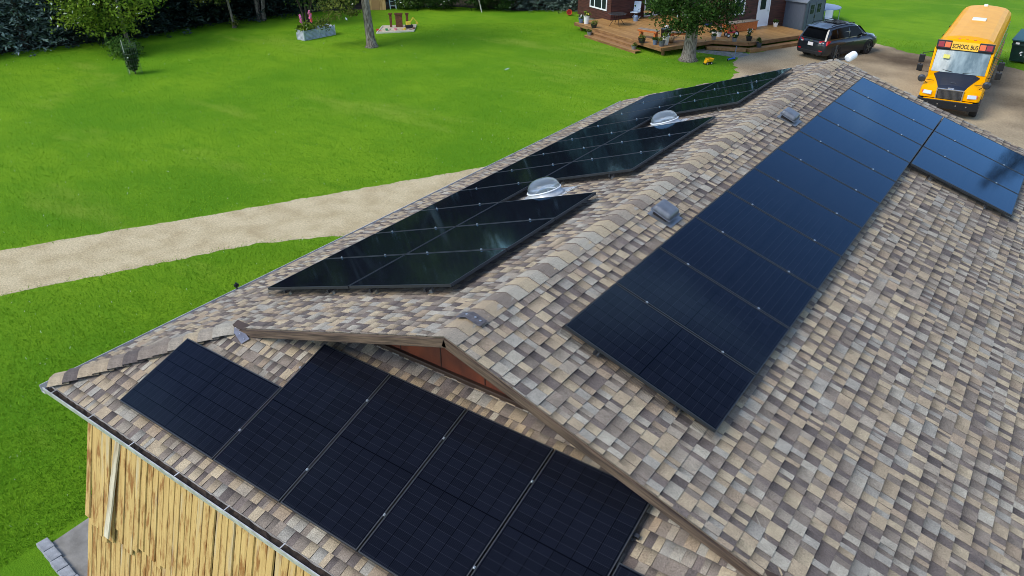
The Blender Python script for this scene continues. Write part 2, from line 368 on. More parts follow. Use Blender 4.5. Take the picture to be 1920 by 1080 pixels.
# main slopes: a = y (right) / -y (left), u = -S
def clips_r(u0):
    if -u0 < XH/c_+.02: return [((1, 0), YG)]
    return [((1, -c_), XH+YG)]     # y + x >= XH+YG ; x = -u*c_
def clips_l(u0):
    if -u0 < XH/c_+.02: return [((-1, 0), YG)]
    return [((-1, -c_), XH+YG)]
course_tabs(right, lambda a, u, d: PR(a, -u, d), -SE-.012, -.05, YE, YF+.02, clips_r, NR, cov_r)
course_tabs(left, lambda a, u, d: PL(-a, -u, d), -SE-.012, -.05, -YF-.02, -YE, clips_l, NL, cov_l)
course_tabs(skirt, lambda a, u, d: PS(a, u, d), -.02, uw, -XE, XE, lambda u0: [((1, -c_), -XE), ((-1, -c_), -XE)], NS, cov_s)
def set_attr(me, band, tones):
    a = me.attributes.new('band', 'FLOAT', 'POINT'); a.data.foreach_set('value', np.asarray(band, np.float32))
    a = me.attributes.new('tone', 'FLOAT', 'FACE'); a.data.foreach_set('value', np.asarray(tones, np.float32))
order = sorted(range(len(tabs)), key=lambda i: -tabs[i][5]); single = set(order[:300])
for i in single:
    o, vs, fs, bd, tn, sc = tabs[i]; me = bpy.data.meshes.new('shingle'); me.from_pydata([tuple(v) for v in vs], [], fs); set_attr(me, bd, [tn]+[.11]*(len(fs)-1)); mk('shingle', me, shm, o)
for ow in (right, left, skirt):
    v = []; f = []; b = []; t = []
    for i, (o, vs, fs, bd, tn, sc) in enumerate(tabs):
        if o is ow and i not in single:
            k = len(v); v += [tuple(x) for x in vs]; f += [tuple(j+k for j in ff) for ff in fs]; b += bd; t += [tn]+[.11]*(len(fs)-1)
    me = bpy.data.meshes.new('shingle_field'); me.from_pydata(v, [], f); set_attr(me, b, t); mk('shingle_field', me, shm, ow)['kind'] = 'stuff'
# ridge and hip caps: bent shingles, each overlapping the next towards the eave or near gable
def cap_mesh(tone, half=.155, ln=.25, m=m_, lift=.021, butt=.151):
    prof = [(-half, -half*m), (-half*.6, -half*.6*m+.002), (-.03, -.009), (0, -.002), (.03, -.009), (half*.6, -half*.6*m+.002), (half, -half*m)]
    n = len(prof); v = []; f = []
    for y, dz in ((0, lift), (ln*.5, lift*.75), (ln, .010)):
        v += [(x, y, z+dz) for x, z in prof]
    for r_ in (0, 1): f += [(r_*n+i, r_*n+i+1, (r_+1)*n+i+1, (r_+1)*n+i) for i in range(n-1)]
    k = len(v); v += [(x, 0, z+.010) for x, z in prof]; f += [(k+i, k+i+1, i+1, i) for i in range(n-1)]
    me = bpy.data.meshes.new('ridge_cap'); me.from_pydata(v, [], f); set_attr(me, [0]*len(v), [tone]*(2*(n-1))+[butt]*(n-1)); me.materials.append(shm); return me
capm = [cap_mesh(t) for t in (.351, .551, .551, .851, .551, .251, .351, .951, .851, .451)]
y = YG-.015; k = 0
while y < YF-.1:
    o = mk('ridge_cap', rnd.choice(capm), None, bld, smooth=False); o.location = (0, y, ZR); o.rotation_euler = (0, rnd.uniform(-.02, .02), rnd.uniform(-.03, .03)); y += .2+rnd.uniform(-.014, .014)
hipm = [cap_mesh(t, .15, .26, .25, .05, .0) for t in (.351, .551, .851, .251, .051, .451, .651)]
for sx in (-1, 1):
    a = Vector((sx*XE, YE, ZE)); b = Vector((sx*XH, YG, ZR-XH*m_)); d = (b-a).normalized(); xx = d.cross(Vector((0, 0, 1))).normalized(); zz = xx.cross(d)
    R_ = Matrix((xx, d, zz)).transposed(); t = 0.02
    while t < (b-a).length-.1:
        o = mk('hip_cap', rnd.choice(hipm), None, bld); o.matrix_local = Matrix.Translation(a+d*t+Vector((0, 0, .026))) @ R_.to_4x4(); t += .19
pm = mat('cap_patch', C(96, 92, 94), .6, col2=C(70, 66, 68), scale=20); nailm = mat('nail_steel', C(210, 212, 215), .3, .9)
b = MB(); b.add([(-.02, YG+.34, ZR+.042), (.15, YG+.34, ZR-.004), (.15, YG+.47, ZR-.004), (-.02, YG+.47, ZR+.042), (-.15, YG+.34, ZR-.004), (-.15, YG+.47, ZR-.004)], [(0, 1, 2, 3), (4, 0, 3, 5)]); cp = b.build('cap_patch', pm, bld)
for x in (-.06, .05, .11):
    MB().lathe([(.012, 0), (.012, .006), (.004, .009)], 8, (x, YG+.41, ZR+.043-abs(x)*.3)).build('nail_head', nailm, cp)
# rake boards, gable wall, flashings
rakem = mat('rake_board_wood', C(104, 84, 68), .85, col2=C(54, 40, 32), scale=3, mix=(.36, .64), stretch=(.7, 9, 13), bump=.4, bscale=12)
for sg_ in (1, -1):
    ln = (XH-.02)/c_; b = MB(); b.extr([(0, 0, -.012), (ln, 0, -.012), (ln, 0, -.105), (.035*sg_*0, 0, -.105)], (0, .042, 0)); o = fixn(b.build('rake_board', rakem, bld, bevel=.005)); o.location = (0, YG-.02, ZR); th = math.atan(m_)
    o.rotation_euler = (0, th, 0) if sg_ > 0 else (0, math.pi-th, 0)
    if sg_ < 0: o.scale = (1, 1, -1)
for P in (PR, PL):
    a = P(YF, .0, -.01); q = P(YF, SE, -.01); b = MB(); b.extr([a, q, q-Vector((0, 0, .14)), a-Vector((0, 0, .14))], (0, .04, 0)); fixn(b.build('rake_board', rakem, bld))
gw = mat('gable_plywood', C(128, 58, 31), .75, col2=C(68, 32, 20), scale=2.2, mix=(.36, .66), stretch=(1.2, 1, .6), bump=.25, bscale=12)
zb = ZE+uw*s_
b = MB(); xb = (ZR-zb)/m_
b.extr([(-xb, YW, zb-.02), (xb, YW, zb-.02), (0, YW, ZR-.05)], (0, .03, 0)); fixn(b.build('gable_wall', gw, bld))
b = MB(); 
for i in range(9):
    x = -2.4+i*.6; b.b2((x, YW-.006, zb+.05), (x+.012, YW-.001, ZR-.12-abs(x)*m_))
b.build('batten_seam', mat('seam', C(58, 30, 20), .8), bld)
b = MB(); b.b2((-xb+.2, YW-.05, zb-.02), (xb-.2, YW-.001, zb+.045)); b.build('wall_flashing', mat('brown_flashing', C(74, 58, 48), .5, .3, col2=C(58, 44, 36), scale=3), bld, bevel=.008)
flm = mat('grey_flashing', C(150, 148, 154), .38, .7, col2=C(120, 118, 124), scale=6)
for sx in (-1, 1):
    u = (YG-YE)/c_; p0 = PS(sx*(XH-.02), u+.02, .03); p1 = PS(sx*(XH-.36), u-.1, .03)
    b = MB(); b.bar(p0, p1, .11, .006, NS); o = b.build('flashing_strip', flm, bld)
    for t in (.12, .5, .86):
        MB().lathe([(.011, 0), (.011, .006), (.004, .009)], 8, p0.lerp(p1, t)+NS*.003).build('nail_head', nailm, o)
    b = MB(); b.bar(PS(sx*(XH-.02), u+.05, .05), PS(sx*(XH-.3), u+.05, .05), .09, .05, NS); b.build('rake_return', mat('brown_flashing', None), bld)
# gutters: open trough with rolled lip, straps and leaf litter
gutm = mat('gutter_white', C(205, 204, 202), .45, .2, col2=C(170, 168, 165), scale=9); gin = mat('gutter_inside', C(62, 50, 42), .9, col2=C(30, 24, 20), scale=12, bump=.6, bscale=40)
def gutter(p0, p1, out):
    p0 = Vector(p0); p1 = Vector(p1); out = Vector(out); b = MB(); up = Vector((0, 0, 1))
    prof = [(0, -.01), (0, -.09), (.07, -.09), (.084, -.02), (.084, .0), (.094, .0), (.094, -.02), (.078, -.1), (-.006, -.1), (-.006, -.01)]
    b.extr([p0+out*x+up*z for x, z in prof], p1-p0); return fixn(b.build('gutter', gutm, bld))
gf = gutter((-XE-.01, YE-.005, ZE-.01), (XE+.01, YE-.005, ZE-.01), (0, -1, 0))
gl = gutter((-XE-.005, YE-.096, ZE-.012), (-XE-.005, YF, ZE-.012), (-1, 0, 0))
gr = gutter((XE+.005, YE-.096, ZE-.012), (XE+.005, YF, ZE-.012), (1, 0, 0))
lit = []; x = -XE
b = MB(); nx = 160; vs = []
for i in range(nx+1):
    xx = -XE+2*XE*i/nx
    vs += [(xx, YE-.006, ZE-.065+rnd.uniform(-.01, .015)), (xx, YE-.05, ZE-.06+rnd.uniform(-.012, .02)), (xx, YE-.078, ZE-.068+rnd.uniform(-.01, .012))]
b.add(vs, [(3*i+j, 3*i+j+1, 3*i+j+4, 3*i+j+3) for i in range(nx) for j in (0, 1)]); b.build('leaf_litter', gin, gf)
for i in range(13):
    xx = -XE+.2+i*.84
    if xx < XE: MB().bar((xx, YE+.01, ZE+.004), (xx, YE-.097, ZE-.006), .013, .004).build('gutter_strap', gutm, gf)
b = MB(); b.box((-XE-.09, .14, ZE+.045), (.04, .06, .045)); b.tube([(-XE-.09, .14, ZE-.02), (-XE-.09, .14, ZE+.09)], .012); tag(b.build('eave_lamp', mat('black_plastic', C(22, 22, 24), .5), None), 'small black lamp fixed on the white gutter of the long eave', 'lamp')
# walls behind the boards
wm = mat('wall_board', C(96, 72, 48), .85, col2=C(70, 50, 34), scale=2, stretch=(6, 6, .6))
b = MB(); XW = 4.72; zt = ZE-.11
for q in (((-XW, -2.3, 0), (-XW+.12, YF-.4, zt+.1)), ((XW-.12, -2.3, 0), (XW, YF-.4, zt+.1)), ((-XW+.12, YF-.52, 0), (XW-.12, YF-.4, zt+.1))): b.b2(*q)
b.build('wall', wm, bld)
b = MB(); xr = XE-.3; b.extr([(-xr, YF-.4, zt), (xr, YF-.4, zt), (0, YF-.4, ZR-.08)], (0, -.06, 0)); fixn(b.build('far_gable_wall', gw, bld))
lean = .311; yq = lambda z: -2.526-lean*(3.97-z)
dkb = mat('dark_backing', C(46, 34, 24), .9)
b = MB(); b.extr([(-XW+.01, yq(0)+.1, 0), (-XW+.01, yq(zt+.05)+.1, zt+.05), (-XW+.01, yq(zt+.05)+.2, zt+.05), (-XW+.01, yq(0)+.7, 0)], (2*XW-.02, 0, 0)); fixn(b.build('backing_wall', dkb, bld))
b = MB(); b.b2((-XW, YE-.0, ZE-.16), (XW, -2.2, ZE-.125)); b.build('soffit', soff, bld)
def plank_mat():
    m = bpy.data.materials.new('slab_wood'); m.use_nodes = True; n = m.node_tree.nodes; l = m.node_tree.links.new; b = n['Principled BSDF']
    t = n.new('ShaderNodeTexCoord'); oi = n.new('ShaderNodeObjectInfo'); vm = n.new('ShaderNodeVectorMath'); vm.operation = 'SCALE'; vm.inputs[0].default_value = (37, 91, 53); l(oi.outputs['Random'], vm.inputs['Scale'])
    def nz(st, sc, a, c, det=5):
        mp_ = n.new('ShaderNodeMapping'); mp_.inputs['Scale'].default_value = st; l(t.outputs['Object'], mp_.inputs[0]); l(vm.outputs[0], mp_.inputs['Location'])
        z = n.new('ShaderNodeTexNoise'); z.inputs['Scale'].default_value = sc; z.inputs['Detail'].default_value = det; z.inputs['Roughness'].default_value = .65; l(mp_.outputs[0], z.inputs['Vector'])
        k = n.new('ShaderNodeMapRange'); k.inputs[1].default_value = a; k.inputs[2].default_value = c; l(z.outputs['Fac'], k.inputs[0]); return k.outputs[0]
    def mixc(f, a, c, mode='MIX', fac=None):
        k = n.new('ShaderNodeMix'); k.data_type = 'RGBA'; k.blend_type = mode
        if fac is not None: k.inputs[0].default_value = fac
        else: l(f, k.inputs[0])
        for i, x in ((6, a), (7, c)):
            if isinstance(x, tuple): k.inputs[i].default_value = x
            else: l(x, k.inputs[i])
        return k.outputs[2]
    rp = n.new('ShaderNodeValToRGB'); e = rp.color_ramp.elements
    for i, c in enumerate([C(198, 168, 108), C(178, 144, 90), C(204, 178, 124), C(164, 128, 78), C(188, 172, 138), C(198, 166, 106)]):
        x = e[0] if i == 0 else (e[1] if i == 5 else e.new(i/5)); x.position = i/5; x.color = c
    l(oi.outputs['Random'], rp.inputs[0])
    c = mixc(nz((22, 22, 2.0), 1.6, .35, .75), rp.outputs[0], C(168, 136, 84))      # grain
    c = mixc(nz((7, 7, 3.2), 1.5, .50, .62, 8), c, C(140, 98, 54))                 # strips of bark left on
    c = mixc(nz((5, 5, .9), 1.0, .58, .72), c, C(180, 168, 142))                   # greyed patches
    c = mixc(nz((14, 14, 7), 1.6, .72, .76), c, C(84, 52, 28))                     # knots
    l(c, b.inputs['Base Color']); b.inputs['Roughness'].default_value = .8; b.inputs['Specular IOR Level'].default_value = .2; return m
plankm = plank_mat()
pv = []
for k in range(10):
    b = MB(); n = 9; ln = 1.0; wd = rnd.uniform(.0510, .0550); vs = []
    for i in range(n+1):
        t = i/n; e1_ = wd*(1+rnd.uniform(-.07, .04)); e2_ = wd*(1+rnd.uniform(-.07, .04)); bow = rnd.uniform(-.002, .002)
        vs += [(-e1_, bow, -t), (-e1_*.86, -.018+bow, -t), (e2_*.86, -.018+bow, -t), (e2_, bow, -t)]
    fs = [(4*i+j, 4*i+j+4, 4*i+j+5, 4*i+j+1) for i in range(n) for j in range(3)]+[(4*n, 4*n+3, 4*n+2, 4*n+1), (0, 1, 2, 3)]
    b.add(vs, fs); me = bpy.data.meshes.new('plank'); me.from_pydata(b.v, [], b.f); me.materials.append(plankm); pv.append(me)
def plank(x, z0, z1, off, tilt=0, roll=0, mm_=None):
    ln = math.hypot(z0-z1, lean*(z0-z1)); o = mk('plank', rnd.choice(pv), None, bld); o.location = (x, yq(z0)-off, z0)
    o.rotation_euler = (-math.atan(lean)+rnd.uniform(-.006, .006)+roll, rnd.uniform(-.012, .012)+tilt, 0); o.scale = (1, 1, ln)
    if mm_: o.material_slots[0].link = 'OBJECT'; o.material_slots[0].material = mm_
x = -XW; i = 0
while x < XW:
    lw = 1.72+rnd.uniform(-.06, .06)+.10*math.sin(i*.35)
    if i == 6: plank(x, zt+.03, zt-1.6, .012); plank(x-.02, zt-.4, zt-1.72, .03, .06, -.05, mat('bleached_wood', C(206, 196, 172), .8, col2=C(150, 132, 104), scale=3, stretch=(5, 5, .8)))
    else: plank(x, zt+.03, zt-lw, .010+rnd.uniform(0, .026), rnd.uniform(-.007, .007))
    plank(x+.02, zt-1.45, .9+rnd.uniform(-.05, .05), -.012+rnd.uniform(0, .01))
    if x < 1.5: plank(x, 1.1, .02, -.03)
    x += .108+rnd.uniform(-.004, .006); i += 1
# ------------------------------------------------------------------ roof fittings
cellm = bpy.data.materials.new('solar_cells'); cellm.use_nodes = True
def cells(m):
    n = m.node_tree.nodes; l = m.node_tree.links.new; b = n['Principled BSDF']
    t = n.new('ShaderNodeTexCoord'); sp = n.new('ShaderNodeSeparateXYZ'); l(t.outputs['Object'], sp.inputs[0])
    def mth(op, a, bb=None, cc=None):
        k = n.new('ShaderNodeMath'); k.operation = op
        for i, x in enumerate((a, bb, cc)):
            if x is None: continue
            if isinstance(x, (int, float)): k.inputs[i].default_value = x
            else: l(x, k.inputs[i])
        return k.outputs[0]
    cw, ch = .1655, .0838
    def line(v, pitch, half):   # 1 on the joint
        f = mth('FRACT', mth('ADD', mth('DIVIDE', v, pitch), 100.0)); d = mth('MINIMUM', f, mth('SUBTRACT', 1.0, f)); return mth('LESS_THAN', d, half/pitch)
    col = line(sp.outputs[0], cw, .0032); row = line(sp.outputs[1], ch, .0018); bus = line(mth('ADD', sp.outputs[0], .009), cw/9, .0006)
    mid = mth('LESS_THAN', mth('ABSOLUTE', sp.outputs[1]), .0045)
    wn = n.new('ShaderNodeTexWhiteNoise'); wn.noise_dimensions = '3D'; cx = n.new('ShaderNodeCombineXYZ')
    l(mth('FLOOR', mth('DIVIDE', sp.outputs[0], cw)), cx.inputs[0]); l(mth('FLOOR', mth('DIVIDE', sp.outputs[1], ch)), cx.inputs[1])
    oi = n.new('ShaderNodeObjectInfo'); l(mth('MULTIPLY', oi.outputs['Random'], 97.0), cx.inputs[2]); l(cx.outputs[0], wn.inputs['Vector'])
    br = mth('MULTIPLY_ADD', wn.outputs['Value'], .3, .85)
    def mixc(f, a, c):
        k = n.new('ShaderNodeMix'); k.data_type = 'RGBA'; l(f, k.inputs[0])
        for i, x in ((6, a), (7, c)):
            if isinstance(x, tuple): k.inputs[i].default_value = x
            else: l(x, k.inputs[i])
        return k.outputs[2]
    base = n.new('ShaderNodeMix'); base.data_type = 'RGBA'; base.blend_type = 'MULTIPLY'; base.inputs[0].default_value = 1
    base.inputs[6].default_value = (.0060, .0070, .0118, 1); l(br, base.inputs[7])
    c = mixc(mth('MULTIPLY', bus, .5), base.outputs[2], (.03, .033, .042, 1)); c = mixc(mth('MULTIPLY', row, .5), c, (.034, .037, .046, 1)); c = mixc(mth('MAXIMUM', col, mid), c, (.0012, .0015, .0025, 1))
    l(c, b.inputs['Base Color']); b.inputs['Roughness'].default_value = .5; b.inputs['Specular IOR Level'].default_value = 0
    # blue-tinted anti-reflective glass
    gs_ = n.new('ShaderNodeBsdfGlossy'); gs_.inputs['Color'].default_value = (.40, .70, 1, 1); gs_.inputs['Roughness'].default_value = .06
    fr = n.new('ShaderNodeFresnel'); fr.inputs[0].default_value = 1.41; ms = n.new('ShaderNodeMixShader'); ar = n.new('ShaderNodeMapRange'); ar.inputs[1].default_value = .036; ar.inputs[2].default_value = .78; ar.inputs[3].default_value = .004; l(fr.outputs[0], ar.inputs[0]); l(ar.outputs[0], ms.inputs[0]); l(b.outputs[0], ms.inputs[1]); l(gs_.outputs[0], ms.inputs[2]); l(ms.outputs[0], n['Material Output'].inputs[0])
cells(cellm)
frm = mat('black_anodised', C(33, 37, 41), .5, 0); clm = mat('clamp_steel', C(178, 182, 186), .35, .8); railm = mat('rail_grey', C(70, 72, 76), .4, .8)
fb = MB(); t = .03
for q in (((-W_/2, -H_/2, -.035), (W_/2, -H_/2+.011, .001)), ((-W_/2, H_/2-.011, -.035), (W_/2, H_/2, .001)), ((-W_/2, -H_/2+.011, -.035), (-W_/2+.011, H_/2-.011, .001)), ((W_/2-.011, -H_/2+.011, -.035), (W_/2, H_/2-.011, .001))): fb.b2(*q)
fme = bpy.data.meshes.new('frame'); fme.from_pydata(fb.v, [], fb.f); fme.materials.append(frm)
gb = MB(); gb.b2((-W_/2+.0112, -H_/2+.0112, -.008), (W_/2-.0112, H_/2-.0112, -.0015)); gme = bpy.data.meshes.new('glass'); gme.from_pydata(gb.v, [], gb.f); gme.materials.append(cellm)
cb = MB(); cb.box((0, 0, .0), (.019, .026, .008)); cb.lathe([(.007, .004), (.007, .012), (.004, .014)], 6); cme = bpy.data.meshes.new('clamp'); cme.from_pydata(cb.v, [], cb.f); cme.materials.append(clm)
def panel(M, label, group, clamps=True, flip=1):
    o = thing('solar_panel', label, 'solar panel', group=group); o.matrix_world = M
    mk('frame', fme, None, o); mk('cell_glass', gme, None, o)
    if clamps:
        for v in (-.27, .27): k = mk('clamp', cme, None, o); k.location = (-flip*(W_/2+.01), v*H_, .008)
def frameM(A, U, N, p): return Matrix(((A.x, U.x, N.x, p.x), (A.y, U.y, N.y, p.y), (A.z, U.z, N.z, p.z), (0, 0, 0, 1)))
UR = Vector((-c_, 0, s_)); UL = Vector((c_, 0, s_)); US = Vector((0, c_, s_)); Yv = Vector((0, 1, 0)); Xv = Vector((1, 0, 0))
ordn = ['first', 'second', 'third', 'fourth', 'fifth', 'sixth', 'seventh', 'eighth', 'ninth', 'tenth', 'eleventh']
for i in range(11):
    yc = YA+i*1.06+W_/2
    panel(frameM(Yv, UR, NR, PR(yc, SA+H_/2, D_)), f'blue-black solar panel beside the roof vents, {ordn[i]} from the gable end', 'panels on the vent side of the roof', i > 0)
    if i > 7: panel(frameM(Yv, UR, NR, PR(yc, SA+1.5*H_+G_, D_)), f'blue solar panel, {ordn[i-8]} of the lower three toward the school bus', 'panels on the vent side of the roof', i > 8)
    panel(frameM(-Yv, UL, NL, PL(yc, SA+1.5*H_+G_, D_)), f'black solar panel along the lawn side eave, {ordn[i]} from the gable end', 'panels on the skylight side of the roof', i > 0, -1)
    if i not in (3, 7): panel(frameM(-Yv, UL, NL, PL(yc, SA+H_/2, D_)), f'black solar panel in the dome skylight row, {ordn[i-(i>3)-(i>7)]} from the gable end', 'panels on the skylight side of the roof', i not in (0, 4, 8), -1)
XS, US0, DS = -2.063, .243, .107
for i in range(4):
    panel(frameM(Xv, US, NS, PS(XS+i*1.06+W_/2, US0+H_/2, DS)), f'upright dark solar panel on the skirt roof, {ordn[i]} from the sideways corner panel', 'panels on the skirt roof', True)
panel(frameM(-US, Xv, NS, PS(XS-G_-H_/2, US0+W_/2, DS)), 'sideways dark solar panel on the skirt roof beside the hip and gutter corner', 'panels on the skirt roof', False)
panel(frameM(-US, Xv, NS, PS(XS+4*1.06+H_/2, US0+W_/2, DS)), 'sideways dark solar panel on the skirt roof under the right rake end', 'panels on the skirt roof', False)
def rail(P, a0, a1, Sd, dtop, label, along):
    o = thing('mounting_rail', label, 'rail', P(a0, Sd, 0), group='rails under the solar panels'); o0 = P(a0, Sd, 0)
    N = P(0, 0, 1)-P(0, 0, 0); b = MB(); b.bar(P(a0, Sd, dtop-.022)-o0, P(a1, Sd, dtop-.022)-o0, .034, .04, N); b.build('rail_bar', railm, o)
    n = max(2, int(abs(a1-a0)/1.2)+1)
    for i in range(n):
        a = a0+.1+(a1-a0-.2)*i/(n-1); p = P(a, Sd, 0)-o0; b = MB(); b.bar(p, p+N*(dtop-.03), .035, .05); b.bar(p+N*.004, p+N*.012, .1, .08); b.build('foot', mat('foot_steel', C(165, 167, 170), .35, .9), o)
for k, f in enumerate((.23, .77)):
    wd = ('upper', 'lower')[k]
    rail(PR, YA-.03, YA+11*1.06+.03, SA+H_*f, D_-.036, f'dark {wd} mounting rail under the long panel row beside the roof vents', 1)
    rail(PR, YA+8*1.06-.03, YA+11*1.06+.03, SA+H_*(1+f)+G_, D_-.036, f'dark {wd} mounting rail under the lower three panels near the bus', 1)
    rail(PL, YA-.03, YA+11*1.06+.03, SA+H_*(1+f)+G_, D_-.036, f'dark {wd} mounting rail under the panels along the lawn eave', 1)
    for j, nm in ((0, 'before the first dome skylight'), (4, 'between the two dome skylights'), (8, 'beyond the second dome skylight')):
        rail(PL, YA+j*1.06-.03, YA+(j+3)*1.06+.03, SA+H_*f, D_-.036, f'dark {wd} mounting rail under the three panels {nm}', 1)
    rail(lambda a, Sd, d: PS(a, Sd, d), XS-.03, XS+4*1.06+.03, US0+H_*f, DS-.036, f'dark {wd} mounting rail under the upright panels of the skirt roof', 1)
# wire mesh guards round the arrays
gdm = bpy.data.materials.new('wire_mesh'); gdm.use_nodes = True
def wiremat(m):
    n = m.node_tree.nodes; l = m.node_tree.links.new; b = n['Principled BSDF']; b.inputs['Base Color'].default_value = (.02, .02, .022, 1); b.inputs['Roughness'].default_value = .5
    t = n.new('ShaderNodeTexCoord'); sp = n.new('ShaderNodeSeparateXYZ'); l(t.outputs['UV'], sp.inputs[0]); o = []
    for i in (0, 1):
        k = n.new('ShaderNodeMath'); k.operation = 'FRACT'; q = n.new('ShaderNodeMath'); q.operation = 'MULTIPLY'; q.inputs[1].default_value = 80; l(sp.outputs[i], q.inputs[0]); l(q.outputs[0], k.inputs[0])
        z = n.new('ShaderNodeMath'); z.operation = 'LESS_THAN'; z.inputs[1].default_value = .16; l(k.outputs[0], z.inputs[0]); o.append(z.outputs[0])
    mxx = n.new('ShaderNodeMath'); mxx.operation = 'MAXIMUM'; l(o[0], mxx.inputs[0]); l(o[1], mxx.inputs[1]); l(mxx.outputs[0], b.inputs['Alpha'])
wiremat(gdm)
def guard(segs, label):
    v = []; f = []; uv = []
    for p0, p1, N, top in segs:
        k = len(v); a = 0; Ln = (p1-p0).length
        v += [tuple(p0+N*.004), tuple(p1+N*.004), tuple(p1+N*(top-.036)), tuple(p0+N*(top-.036))]; f.append((k, k+1, k+2, k+3)); uv += [(0, 0), (Ln, 0), (Ln, top), (0, top)]
    me = bpy.data.meshes.new('mesh_guard'); me.from_pydata(v, [], f); u = me.uv_layers.new(name='UVMap')
    for i, x in enumerate(uv): u.data[i].uv = x
    return tag(mk('mesh_guard', me, gdm), label, 'wire mesh')
e = .012; y0 = YA-e; y1 = YA+11*1.06-G_+e; s0 = SA-e; s1 = SA+H_+e; s2 = SA+2*H_+G_+e; y8 = YA+8*1.06-e
seg = lambda P, pts, N, d: [(P(*pts[i]), P(*pts[i+1]), N, d) for i in range(len(pts)-1)]
guard(seg(PR, [(y0, s0), (y0, s1), (y8, s1), (y8, s2), (y1, s2), (y1, s0), (y0, s0)], NR, D_), 'black wire mesh skirting the panels on the roof vent side')
yy = lambda j: YA+j*1.06
pts = [(y0, s2), (y0, s0), (yy(3)-G_+e, s0), (yy(3)-G_+e, s1), (yy(4)-e, s1), (yy(4)-e, s0), (yy(7)-G_+e, s0), (yy(7)-G_+e, s1), (yy(8)-e, s1), (yy(8)-e, s0), (y1, s0), (y1, s2), (y0, s2)]
guard(seg(PL, pts, NL, D_), 'black wire mesh skirting the panels on the dome skylight side')
xa, xb2, xc, xd = XS-G_-H_-e, XS-e, XS+4*1.06-G_+e, XS+4*1.06+H_+e; ua, ub, uc = US0-e, US0+W_+e, US0+H_+e
guard(seg(PS, [(xa, ua), (xd, ua), (xd, ub), (xc, ub), (xc, uc), (xb2, uc), (xb2, ub), (xa, ub), (xa, ua)], NS, DS), 'black wire mesh skirting the panels on the low skirt roof')
# dome skylights
domem = bpy.data.materials.new('clear_acrylic'); domem.use_nodes = True
def dome_mat(m):
    n = m.node_tree.nodes; l = m.node_tree.links.new; n.remove(n['Principled BSDF'])
    tr = n.new('ShaderNodeBsdfTransparent'); tr.inputs[0].default_value = (.95, .97, .98, 1); gl_ = n.new('ShaderNodeBsdfGlossy'); gl_.inputs['Roughness'].default_value = .06
    df = n.new('ShaderNodeBsdfTranslucent'); df.inputs[0].default_value = (.9, .94, .97, 1)
    fr = n.new('ShaderNodeFresnel'); fr.inputs[0].default_value = 1.22
    m1 = n.new('ShaderNodeMixShader'); m1.inputs[0].default_value = .32; l(tr.outputs[0], m1.inputs[1]); l(df.outputs[0], m1.inputs[2])
    m2 = n.new('ShaderNodeMixShader'); l(fr.outputs[0], m2.inputs[0]); l(m1.outputs[0], m2.inputs[1]); l(gl_.outputs[0], m2.inputs[2]); l(m2.outputs[0], n['Material Output'].inputs[0])
dome_mat(domem)
flashm = mat('painted_flashing', C(212, 214, 212), .4, .3, col2=C(180, 184, 186), scale=8)
def dome(yc, label):
    o = thing('dome_skylight', label, 'skylight', group='dome skylights'); p = PL(yc, SA+1.27, .0); o.matrix_world = frameM(-Yv, UL, NL, p)
    b = MB(); b.box((0, -.02, .010), (.72, .78, .008)); b.build('flashing_plate', flashm, o)
    b = MB(); b.lathe([(.315, .012), (.285, .04), (.262, .08), (.26, .10), (.245, .10), (.245, .02)], 32); b.build('curb', flashm, o, smooth=True)
    b = MB(); b.lathe([(.27, .10), (.276, .107), (.27, .118), (.25, .118), (.25, .10)], 32); b.build('retaining_ring', mat('ring_white', C(232, 236, 238), .35), o, smooth=True)
    r0 = .255; pr_ = [(r0*math.cos(a)**.75 if math.cos(a) > 0 else 0, .115+.175*math.sin(a)) for a in [math.pi/2*i/10 for i in range(10)]]+[(.03, .2895)]
    b = MB(); b.lathe(pr_, 32); d = b.build('dome', domem, o, smooth=True)
    b = MB(); b.lathe([(.235, .10), (.24, .08), (.24, .03)], 32); b.build('reflector_tube', mat('tube_mirror', C(225, 218, 212), .5, .1), o, smooth=True)
    b = MB(); b.lathe([(.23, .05), (.0, .055)], 24); b.build('diffuser_lens', mat('lens', C(226, 206, 192), .4), o)
    b = MB(); b.tube([(-.24, 0, .12), (-.1, 0, .15), (.1, 0, .15), (.24, 0, .12)], .006, 6); b.tube([(0, 0, .15), (0, .23, .12)], .006, 6); b.build('brace', mat('ring_white', None), o)
dome(YA+3.5*1.06-.01, 'clear dome skylight on a pale round curb, in the panel gap toward the gable end'); dome(YA+7.5*1.06-.01, 'clear dome skylight in the panel gap toward the house and driveway')
ventm = mat('vent_grey', C(104, 109, 118), .42, .2, col2=C(90, 94, 102), scale=10); vmet = mat('galvanised', C(132, 138, 146), .45, .6, col2=C(130, 134, 140), scale=14)
def vent(yc, label):
    o = thing('roof_vent', label, 'roof vent', group='roof vents'); o.matrix_world = frameM(Yv, UR, NR, PR(yc, .385, .012))
    b = MB(); b.box((0, -.03, .006), (.36, .36, .006)); b.build('flashing_plate', vmet, o)
    b = MB(); b.box((0, 0, .035), (.24, .2, .06)); b.build('throat', mat('vent_dark', C(30, 26, 26), .8), o)
    M = Matrix.Rotation(math.radians(5), 3, 'X'); b = MB(); b.box((0, -.01, .105), (.31, .29, .085), M, .86); b.build('hood', ventm, o, smooth=False, bevel=.035, seg=4)
    b = MB(); b.box((0, -.01, .066), (.325, .305, .012), M); b.build('hood_lip', ventm, o, bevel=.005)
vent(2.86, 'grey box roof vent beside the third panel from the gable end'); vent(7.85, 'grey box roof vent toward the school bus end of the ridge')
o = thing('ridge_end_lamp', 'white cylinder lamp on a black bracket at the far ridge end', 'lamp', (.12, YF+.02, ZR-.1))
